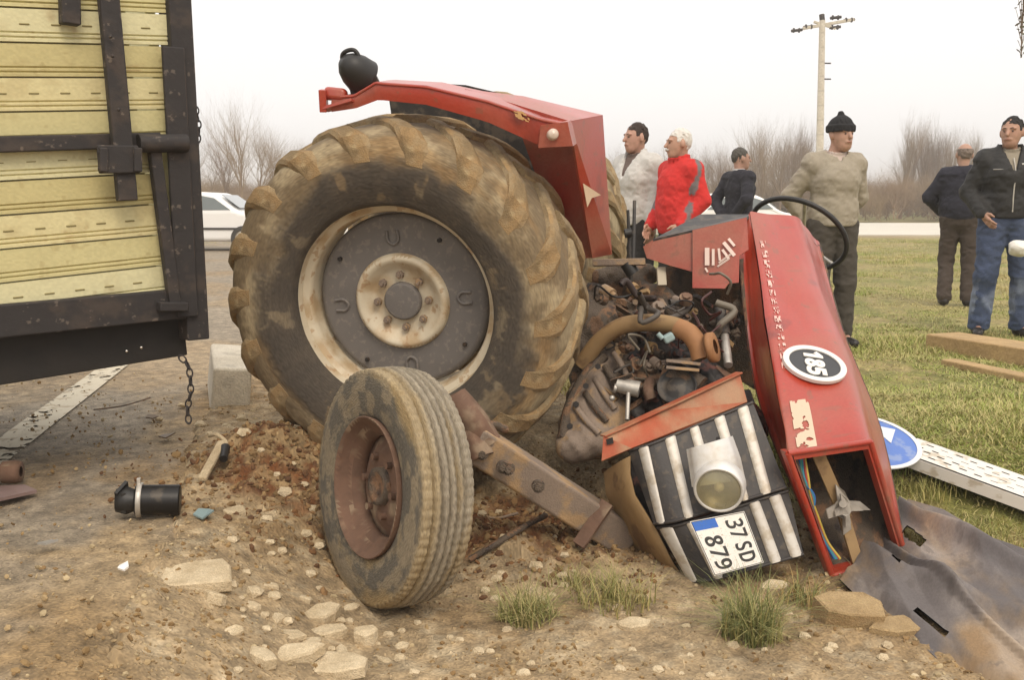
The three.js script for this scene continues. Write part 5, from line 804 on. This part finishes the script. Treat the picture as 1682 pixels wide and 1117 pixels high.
{ // brown pipe end and plate at the far left
  const a = onG(-90, 800, .045), b = onG(28, 796, .045), g = thing('broken_pipe', 'dark brown broken pipe end lying on the road', 'pipe'); part('pipe', cyl(a, b, .03, .032, 20), oily, g); part('collar', lathe([[.02, -.05], [.042, -.045], [.045, .0], [.04, .02], [.02, .02]], b, b.clone().sub(a), 24), rust, g); settle(g, a.clone().setY(.004));
  const p = [onG(-120, 815, .02), onG(42, 806, .02), onG(62, 812, .012), onG(-120, 872, .05)]; single('steel_offcut', 'flat purplish steel offcut beside the broken pipe', 'metal sheet', plate(p, .012, V(0, 9, 0)), surf(256, .4, (u, v) => { const q = tf(u, v, 5, 925, 5); const c = lerp3([150, 128, 122], [112, 90, 84], q); return [...c, .6, q]; }), p[3].clone().setY(0));
}
{ // thin bars and scraps
  const rod = (label, pts, r, mat) => { const p = pts.map(q => onG(q[0], q[1], r + (q[2] || 0))); single('steel_rod', label, 'rod', tube(p, r, 7, 24), mat, p[0].clone()); };
  rod('bent dark steel rod lying between front tyre and axle', [[772, 918], [820, 908, .01], [860, 892, .02], [896, 876, .03]], .012, castIronAndShade);
  rod('thin pale rod on the red soil behind the axle', [[770, 860, .02], [810, 850, .03], [850, 838, .02]], .006, dustySteel);
  rod('thin wire lying across the road under the trailer', [[155, 676], [200, 670], [248, 656]], .004, castIronAndShade);
  const r = rngOf(909); for (const [x, y, s] of [[78, 902, .03], [205, 942, .018], [335, 848, .03], [250, 690, .03], [275, 720, .04]]) { const p = onG(x, y), q = [0, 1, 2, 3, 4].map(i => { const t = i / 5 * 6.28; return V(p.x + Math.cos(t) * s * rr(.6, 1.3, r), p.y + .008 + rr(0, .02, r), p.z + Math.sin(t) * s * rr(.6, 1.3, r)); }); single('scrap_piece', x === 335 ? 'small bluish glass shard beside the black cylinder' : x === 205 ? 'tiny white scrap lying on the dusty road' : x === 78 ? 'small grey metal scrap on the dusty road' : 'dark broken asphalt flake below the trailer corner', 'scrap', plate(q, .006, V(0, 9, 0)), flat(x === 335 ? '#7d9090' : x === 205 ? '#e2ded8' : x === 78 ? '#8f8a82' : '#6d5a44', .6), p, y < 730 ? 'asphalt flakes below the trailer corner' : undefined); }
}
{ // grass tufts on the bare soil
  const tuft = (label, px, py, n, h, sp, bend, cols) => { const r = rngOf(px), p = onG(px, py), g = thing('grass_tuft', label, 'grass tuft'); cols.forEach((c, i) => { const ge = bladeGeo(n, h * (i ? .8 : 1), sp, .0022, r, bend); ge.translate(p.x, p.y - .005, p.z); part(i ? 'dry_blades' : 'green_blades', ge, new THREE.MeshStandardMaterial({ color: c, roughness: .7, side: THREE.DoubleSide }), g); }); settle(g, p); };
  tuft('big green grass tuft below the number plate', 1232, 1046, 330, .23, .1, 1.5, ['#6f7440', '#a39a62']);
  tuft('dry green grass tuft right of the front tyre', 866, 1016, 240, .16, .1, 1.4, ['#7d7f46', '#b3a570']);
  tuft('sparse dry grass tuft left of the grille', 1008, 992, 160, .15, .14, 1.4, ['#84824a', '#b0a068']);
  tuft('dry grass clump by the concrete lump', 1320, 990, 90, .12, .09, 1.1, ['#7a7a45', '#a9905a']);
  tuft('grass clump at the edge of the steel panel', 1600, 888, 260, .12, .22, .9, ['#7c8040', '#a09a58']);
  tuft('low grass clump beside the white steel post', 1520, 806, 160, .09, .16, .9, ['#858445', '#aca062']);
  tuft('wispy grass under the tractor axle end', 945, 960, 80, .08, .1, 1, ['#86824c', '#b3a46e']);
}
// ------------------------------------------------------------------ people
const clothBase = surf(256, .22, (u, v) => { const a = tf(u, v, 6, 1005, 5), w = tn(u, v, 128, 3), k = 255 * (.86 + a * .1 + w * .05); return [k, k, k, .9, a * .5 + w * .5]; }, { bump: .002 });
const cloth = (hex, o = {}) => { const m = clothBase.clone(); m.color.set(hex); m.roughness = o.roughness ?? .9; if (o.vc) m.vertexColors = true; return m; };
const skinBase = surf(128, .15, (u, v) => { const a = tf(u, v, 6, 1105, 4), q = 255 * (.84 + a * .16); return [q, q * (1.0 - a * .04), q * .98, .6, a]; });
const rot = (v, yaw) => [v[0] * Math.cos(yaw) + v[2] * Math.sin(yaw), v[1], -v[0] * Math.sin(yaw) + v[2] * Math.cos(yaw)];
function person(o) {
  const g = thing('person', o.label, 'person', o.group), k = o.h / 1.75;
  const J = { pelvis: [0, .95, 0], waist: [0, 1.08, .0], chest: [0, 1.28, .01], neck: [0, 1.47, -.015], shL: [.168, 1.405, -.015], shR: [-.168, 1.405, -.015], elL: [.225, 1.14, -.03], elR: [-.225, 1.14, -.03], wrL: [.255, .89, .06], wrR: [-.255, .89, .06], hipL: [.09, .93, 0], hipR: [-.09, .93, 0], knL: [.11, .5, .02], knR: [-.11, .5, .02], anL: [.12, .085, -.02], anR: [-.12, .085, -.02], toL: [.15, .035, .15], toR: [-.15, .035, .15], ...(o.j || {}) };
  const wide = o.wide || 1, belly = o.belly || 0, loose = o.loose || 0;
  const headYaw = o.headYaw || 0, hc = [J.neck[0] + (o.headOff?.[0] || 0), 1.615, J.neck[2] + .03 + (o.headOff?.[1] || 0)];
  const fold = (p, amp, f = 1) => { const n = fbm(p[0] * 9 * f + 5 + p[1] * 3, p[1] * 13 * f, p[2] * 9 * f, 3); return (Math.abs(n - .5) * 2.4 - .35) * amp; };
  const torso = (p, gr) => { // elliptical trunk
    const q = [p[0] / (1.22 * wide), p[1], p[2]]; let d = cap(q, [J.pelvis[0], J.pelvis[1], J.pelvis[2]], J.waist, .118, .108 + belly * .03); d = smin(d, cap(q, J.waist, J.chest, .108 + belly * .03, .124), .06); d = smin(d, cap(q, J.chest, [0, 1.4, -.015], .122, .085), .06);
    if (belly) d = smin(d, ell(q, [0, 1.1, .05], [.11, .14, .08 + belly * .05]), .06);
    d = smin(d, cap(p, J.shL, J.shR, .056, .056), .07); return d - gr;
  };
  const arm = (p, s, gr, end = 1) => { const sh = J['sh' + s], e = J['el' + s], w = J['wr' + s], W = end === 1 ? w : e.map((x, i) => x + (w[i] - x) * end); return smin(cap(p, sh, e, .054, .042), cap(p, e, W, .042, .03), .03) - gr; };
  const leg = (p, s, gr) => smin(cap(p, J['hip' + s], J['kn' + s], .088, .058), cap(p, J['kn' + s], J['an' + s], .056, .04), .03) - gr;
  const headF = p => {
    const q = rot([p[0] - hc[0], p[1] - hc[1], p[2] - hc[2]], -headYaw); const ax = [Math.abs(q[0]), q[1], q[2]];
    let d = ell(q, [0, .03, -.015], [.076, .095, .095]); d = smin(d, ell(q, [0, -.035, .02], [.062, .085, .07]), .04); d = smin(d, ell(q, [0, -.085, .05], [.035, .028, .03]), .035);
    d = smin(d, cap(q, [0, .018, .09], [0, -.018, .112], .01, .014), .014); d = smin(d, ell(q, [0, -.052, .088], [.026, .012, .012]), .012); d = smin(d, ell(ax, [.03, .032, .08], [.03, .01, .012]), .012);
    d = smin(d, ell(ax, [.082, -.0, -.012], [.011, .032, .02]), .01);
    d = Math.max(d, -ell(ax, [.031, .012, .098], [.015, .009, .014])); return d;
  };
  const mx = p => [Math.abs(p[0]), p[1], p[2]];
  const handF = (s) => { // palm and five fingers hanging from the wrist, slightly curled
    const w = J['wr' + s], e = J['el' + s]; const dir = V(w[0] - e[0], w[1] - e[1], w[2] - e[2]).normalize(), side = s === 'L' ? 1 : -1; let pal = V(-side, 0, 0).addScaledVector(dir, side * dir.x).normalize(), fwd = pal.clone().cross(dir).multiplyScalar(side).normalize(); if (fwd.z < 0) fwd.negate();
    const at = (d, f, q) => [w[0] + dir.x * d + fwd.x * f + pal.x * q, w[1] + dir.y * d + fwd.y * f + pal.y * q, w[2] + dir.z * d + fwd.z * f + pal.z * q], list = [[at(-.03, 0, 0), at(.035, .0, .004), .026, .028], [at(.03, .022, 0), at(.08, .024, .004), .018, .016], [at(.03, -.02, 0), at(.075, -.024, .004), .018, .014]];
    [[.028, .075], [.01, .085], [-.009, .08], [-.027, .062]].forEach(([f, L]) => { list.push([at(.08, f, .004), at(.08 + L * .5, f * 1.15, .012), .0095, .009]); list.push([at(.08 + L * .5, f * 1.15, .012), at(.08 + L * .9, f * 1.1, .032), .009, .0075]); });
    list.push([at(.02, .03, .006), at(.058, .052, .018), .013, .011], [at(.058, .052, .018), at(.09, .055, .032), .011, .008]); o['_hand' + s] = at(.09, 0, .02);
    return [list, p => { let d = 9; for (const l of list) d = Math.min(d, d < 8 ? smin(d, cap(p, ...l), .008) : cap(p, ...l)); return d; }];
  };
  const body = p => { let d = torso(p, -.012); for (const s of ['L', 'R']) { d = smin(d, arm(p, s, -.01), .04); d = smin(d, leg(p, s, -.012), .03); d = smin(d, cap(p, J['an' + s], J['to' + s], .035, .022), .02); } d = smin(d, cap(p, J.neck, [hc[0], hc[1] - .03, hc[2] - .03], .056, .052), .03); return smin(d, headF(p), .02); };
  const skin = skinBase.clone(); skin.color.set(o.skin || '#b98b6c');
  const bx = .5, parts = [];
  // body: one skin; the trunk on a coarse grid, head and hands on fine ones, joined
  parts.push(nets([-bx, -.01, -.3], [bx, 1.5, .32], .024, p => Math.max(body(p), p[1] - 1.485)));
  parts.push(nets([hc[0] - .13, 1.47, hc[2] - .15], [hc[0] + .13, 1.76, hc[2] + .16], .0085, p => smin(headF(p), cap(p, J.neck, [hc[0], hc[1] - .03, hc[2] - .03], .056, .052), .02)));
  for (const s of ['L', 'R']) { const [, f] = handF(s), w = J['wr' + s]; parts.push(nets([w[0] - .13, w[1] - .18, w[2] - .16], [w[0] + .13, w[1] + .1, w[2] + .19], .0075, f)); }
  part('body', parts, skin, g);
  const eyeM = flat('#5d4a3e', .4); for (const s of [-1, 1]) { const e = rot([s * .031, .012, .085], headYaw); part('eye', ball(V(hc[0] + e[0], hc[1] + e[1], hc[2] + e[2]), .008, 1, 1, 1, 10), eyeM, g); const b = [rot([s * .05, .03, .08], headYaw), rot([s * .03, .037, .093], headYaw), rot([s * .014, .033, .096], headYaw)].map(q => V(hc[0] + q[0], hc[1] + q[1], hc[2] + q[2])); part('eyebrow', tube(b, .0026, 5, 8), flat(o.hair === '#cfcac2' ? '#8a7a6c' : o.hair || '#241c17', .9), g); }
  { const m = [-1, 0, 1].map(s => rot([s * .022, -.053, .1 - Math.abs(s) * .01], headYaw)).map(q => V(hc[0] + q[0], hc[1] + q[1], hc[2] + q[2])); part('lips', tube(m, .0048, 6, 8), flat('#94614d', .6), g); }
  if (o.moustache) { const m = [-1, 0, 1].map(s => rot([s * .033, -.044 - Math.abs(s) * .008, .104 - Math.abs(s) * .014], headYaw)).map(q => V(hc[0] + q[0], hc[1] + q[1], hc[2] + q[2])); part('moustache', tube(m, .008, 7, 10), flat(o.moustache, .9), g); }
  // hair or cap
  const hairF = p => { const q = rot([p[0] - hc[0], p[1] - hc[1], p[2] - hc[2]], -headYaw); let d = ell(q, [0, .034, -.02], [.0805, .099, .098]); if (Math.abs(d) < .03) d += (fbm(q[0] * 45, q[1] * 45, q[2] * 45, 2) - .5) * .02; const line = o.bald ? Math.max(q[1] - .055, .045 - q[2] * -1 - .04) : 0; d = Math.max(d, (q[2] - .035) * .8 - Math.max(0, q[1] - .055) * 2.2 , -(q[1] + (q[2] < -.02 ? .075 : .02))); if (o.bald) d = Math.max(d, q[1] - .07, q[2] - .02); return d; };
  if (o.cap) {
    const capF = p => { const q = rot([p[0] - hc[0], p[1] - hc[1], p[2] - hc[2]], -headYaw); let d = ell(q, [0, .05, -.012], [.094, .105, .108]); d = Math.max(d, -(q[1] - .033)); d = smin(d, Math.abs(Math.hypot(q[0] / .093, (q[2] + .012) / .108) - 1) * .09 + Math.max(0, Math.abs(q[1] - .052) - .02) - .008, .012); d = smin(d, ell(q, [0, .165, -.015], [.024, .022, .024]), .02); return d + (vn(Math.atan2(q[0], q[2]) * 16, q[1] * 40, 1) - .5) * .006; };
    part('knit_cap', nets([hc[0] - .13, hc[1] - .02, hc[2] - .15], [hc[0] + .13, hc[1] + .22, hc[2] + .15], .007, capF), cloth(o.cap), g);
  }
  if (!o.cap || o.hairUnder) part('hair', nets([hc[0] - .13, hc[1] - .12, hc[2] - .16], [hc[0] + .13, hc[1] + .16, hc[2] + .13], .007, hairF), flat(o.hair || '#241c17', .85), g);
  // trousers
  const pants = p => { let d = 9; for (const s of ['L', 'R']) d = smin(d, leg(p, s, .014 + loose * .01 + .012 * sst(.5, .1, p[1])), .03); d = smin(d, ell([p[0] / wide, p[1], p[2]], [J.pelvis[0], .95, -.012], [.175, .13, .128 + belly * .02]), .05); if (Math.abs(d) < .06) d += fold(p, .022) + Math.sin(p[1] * 60 + p[0] * 20) * .002 * sst(.45, .1, p[1]); return Math.max(d, p[1] - 1.06, .05 - p[1]); };
  part('trousers', nets([-.4, .02, -.3], [.4, 1.1, .3], .015, pants), o.pantsMat, g);
  // shoes
  for (const s of ['L', 'R']) { const a = J['an' + s], t = J['to' + s], f = p => { let d = smin(cap(p, [a[0], .05, a[2] - .02], t, .046, .036), cap(p, [a[0], .1, a[2]], [a[0], .05, a[2]], .046, .046), .03); return Math.max(d, -p[1] + .002); }; part('shoe', nets([a[0] - .14, -.01, a[2] - .12], [a[0] + .16, .18, a[2] + .3], .012, f), flat('#201b18', .5), g); }
  // upper clothing
  const hem = o.hem || .92, open = o.open;
  const coat = p => { let d = torso(p, .018 + loose * .01); for (const s of ['L', 'R']) d = smin(d, arm(p, s, .018 + loose * .006, .97), .035); const low = ell([p[0] / wide, p[1], p[2]], [J.pelvis[0], hem + .1, 0], [.178, .16, .14 + belly * .03]); d = smin(d, low, .06); if (Math.abs(d) < .06) d += fold(p, .017) + fold(p, .007, 2.4); const neckCut = cap(p, [J.neck[0], 1.44, .0], [J.neck[0], 1.6, .05], .068, .1); d = Math.max(d, -neckCut, hem - p[1]); if (o.collar) { const c = Math.max(Math.abs(cap(p, [J.neck[0], 1.42, -.01], [J.neck[0], 1.53, .01], .082, .088)) - .008, p[1] - 1.535 + Math.max(0, p[2]) * .3, 1.44 - p[1]); d = Math.min(d, c); } if (o.vee && p[2] > 0) { const vv = Math.abs(p[0] - J.neck[0]) - Math.max(0, (p[1] - (o.veeTo || 1.22)) * .34); if (p[1] > (o.veeTo || 1.22)) d = Math.max(d, -Math.max(vv, .02 - p[2])); } return d; };
  const pc = o.colour ? p => o.colour(p, J, arm) : null;
  part(o.coatName || 'jacket', nets([-.52, .78, -.36], [.52, 1.58, .38], .016, coat, pc), o.coatMat, g, {});
  if (o.vee || o.shirt) { const sf = p => Math.max(torso(p, .012), p[1] - 1.5, 1.0 - p[1], Math.hypot(p[0] - J.neck[0], p[1] - 1.3) - .3); const col = p => Math.max(Math.abs(cap(p, [J.neck[0], 1.43, -.01], [J.neck[0], 1.51, .005], .066, .07)) - .007, p[1] - 1.51 + Math.max(0, p[2]) * .25, 1.43 - p[1]); part('shirt', nets([-.3, .98, -.2], [.3, 1.56, .22], .012, p => Math.min(sf(p), col(p))), cloth(o.shirt || '#d8d2c8'), g); }
  g.position.copy(o.pos); g.rotation.y = o.yaw; g.scale.setScalar(k); return { g, J, hand: s => g.localToWorld(V(...o['_hand' + s])) };
}
const stand = (px, d) => { const p = P(px, 340, d); p.y = H(p.x, p.z) + .005; return p; };
const grey2 = [.32, .31, .31];
person({ label: 'person in pale grey jacket over dark shirt beside the red jacket', pos: stand(1044, 8.4), h: 1.74, yaw: -.9, headYaw: -.25, skin: '#bd9580', hair: '#33261f', coatMat: cloth('#cfccc6'), pantsMat: cloth('#2c2826'), coatName: 'jacket', hem: .9, collar: true, vee: true, veeTo: 1.28, shirt: '#6a5a52', loose: 1 });
const redBase = lin('#ffffff');
person({ label: 'person with white hair and moustache in bright red striped jacket', pos: stand(1114, 7.9), h: 1.65, yaw: -1.1, headYaw: -.3, skin: '#c29a82', hair: '#cfcac2', moustache: '#b9b2a8', belly: .5, wide: .95, loose: .6, coatMat: (() => { const m = cloth('#ffffff', { vc: true }); return m; })(), pantsMat: cloth('#35322f'), hem: .88, collar: true, colour: (p, J) => { // grey band down the outside of the sleeve
  for (const s of ['L', 'R']) { const sg = s === 'L' ? 1 : -1, t = clamp((J['sh' + s][1] - p[1]) / .5), cx = mix(J['sh' + s][0], J['wr' + s][0], t), cz = mix(J['sh' + s][2], J['wr' + s][2], t); if ((p[0] - cx) * sg > .012 && Math.abs(p[2] - cz) < .018) return [.2, .17, .17]; } return [.66, .03, .025]; }, j: { elL: [.24, 1.15, -.06], wrL: [.2, .95, .12], elR: [-.25, 1.14, -.02], wrR: [-.2, .95, .14] } });
person({ label: 'person in dark navy suit seen from behind beyond the cowl', pos: stand(1213, 11), h: 1.69, yaw: 2.05, headYaw: -.3, skin: '#b08c78', hair: '#4a4640', coatMat: cloth('#23222b'), pantsMat: cloth('#262429'), hem: .82, collar: false, vee: true, shirt: '#c9c6c4', j: { elL: [.27, 1.16, -.12], wrL: [.12, 1.0, -.16], elR: [-.27, 1.16, -.12], wrR: [-.12, 1.0, -.16] } });
person({ label: 'person in grey knitted sweater and black bobble cap behind the bonnet', pos: stand(1368, 7.5), h: 1.7, yaw: .12, headYaw: .25, headOff: [.03, .01], skin: '#bb957e', hair: '#1d1815', cap: '#1c1b1d', coatMat: cloth('#a49a88'), pantsMat: cloth('#4a443c'), coatName: 'sweater', hem: .93, loose: .7, vee: true, veeTo: 1.4, shirt: '#cbb9ae', wide: .96, j: { elR: [-.3, 1.16, -.12], wrR: [-.2, .98, -.1], elL: [.25, 1.15, -.1], wrL: [.14, 1.0, -.16] } });
person({ label: 'balding person in dark navy sweater turned away on the grass', pos: stand(1578, 10.6), h: 1.71, yaw: 2.75, headYaw: .25, skin: '#b8957f', hair: '#75685e', bald: true, belly: .7, wide: 1.08, coatMat: cloth('#22222e'), pantsMat: cloth('#4b4038'), coatName: 'sweater', hem: .93, loose: .8, j: { elR: [-.32, 1.17, .02], wrR: [-.18, 1.04, .2], elL: [.33, 1.17, .02], wrL: [.2, 1.02, .2], anR: [-.11, .085, -.02], knL: [.12, .5, .07], anL: [.12, .1, -.05] } });
{
  const denim = surf(512, .9, (u, v) => { const a = tf(u, v, 5, 1205, 5), w = tn(u, v, 200, 3), f = sst(.45, .65, tf(u, v, 3, 1215, 4)); const c = lerp3([66, 78, 104], [138, 146, 160], f * .7), k = .85 + a * .2 + w * .1; return [c[0] * k, c[1] * k, c[2] * k, .9, a * .5 + w * .5]; }, { bump: .003, rough: false, roughness: .9 });
  const pr = person({ label: 'person in black zipped jacket and faded blue jeans on the grass', pos: stand(1652, 8.05), h: 1.76, yaw: -.18, headYaw: -.55, skin: '#b58f78', hair: '#1b1715', coatMat: cloth('#22211f', { roughness: .7 }), pantsMat: denim, hem: .95, collar: true, loose: 1.3, vee: true, veeTo: 1.3, shirt: '#9b917f', j: { elR: [-.27, 1.16, -.06], wrR: [-.2, .98, .12], elL: [.28, 1.15, -.05], wrL: [.22, .92, .14], anR: [-.15, .085, -.02], toR: [-.19, .035, .14], anL: [.16, .085, -.02], toL: [.2, .035, .14], knR: [-.13, .5, .02], knL: [.14, .5, .02] } });
  const g = pr.g; // pale zip and chest piping
  part('zip', tube([V(.0, 1.42, .115), V(.005, 1.3, .165), V(.0, 1.15, .165), V(0, 1.0, .165)], .005, 6, 20), flat('#b7b1a6', .4), g); part('chest_piping', tube([V(.05, 1.37, .15), V(.1, 1.37, .145), V(.16, 1.365, .115)], .006, 6, 12), flat('#d6d3cd', .5), g); part('chest_piping', tube([V(-.08, 1.33, .155), V(-.15, 1.33, .13)], .005, 6, 10), flat('#8e8a84', .5), g);
  const b = pr.hand('L'), c = P(1672, 408, 7.75), ge = rockGeo(.075, rngOf(3), .85, 3); ge.translate(c.x, c.y, c.z); single('white_bundle', 'white bundle held at the side of the person in jeans', 'bundle', ge, flat('#dedbd2', .6), c.clone().setY(c.y - .06));
}
renderer.render(scene, camera);
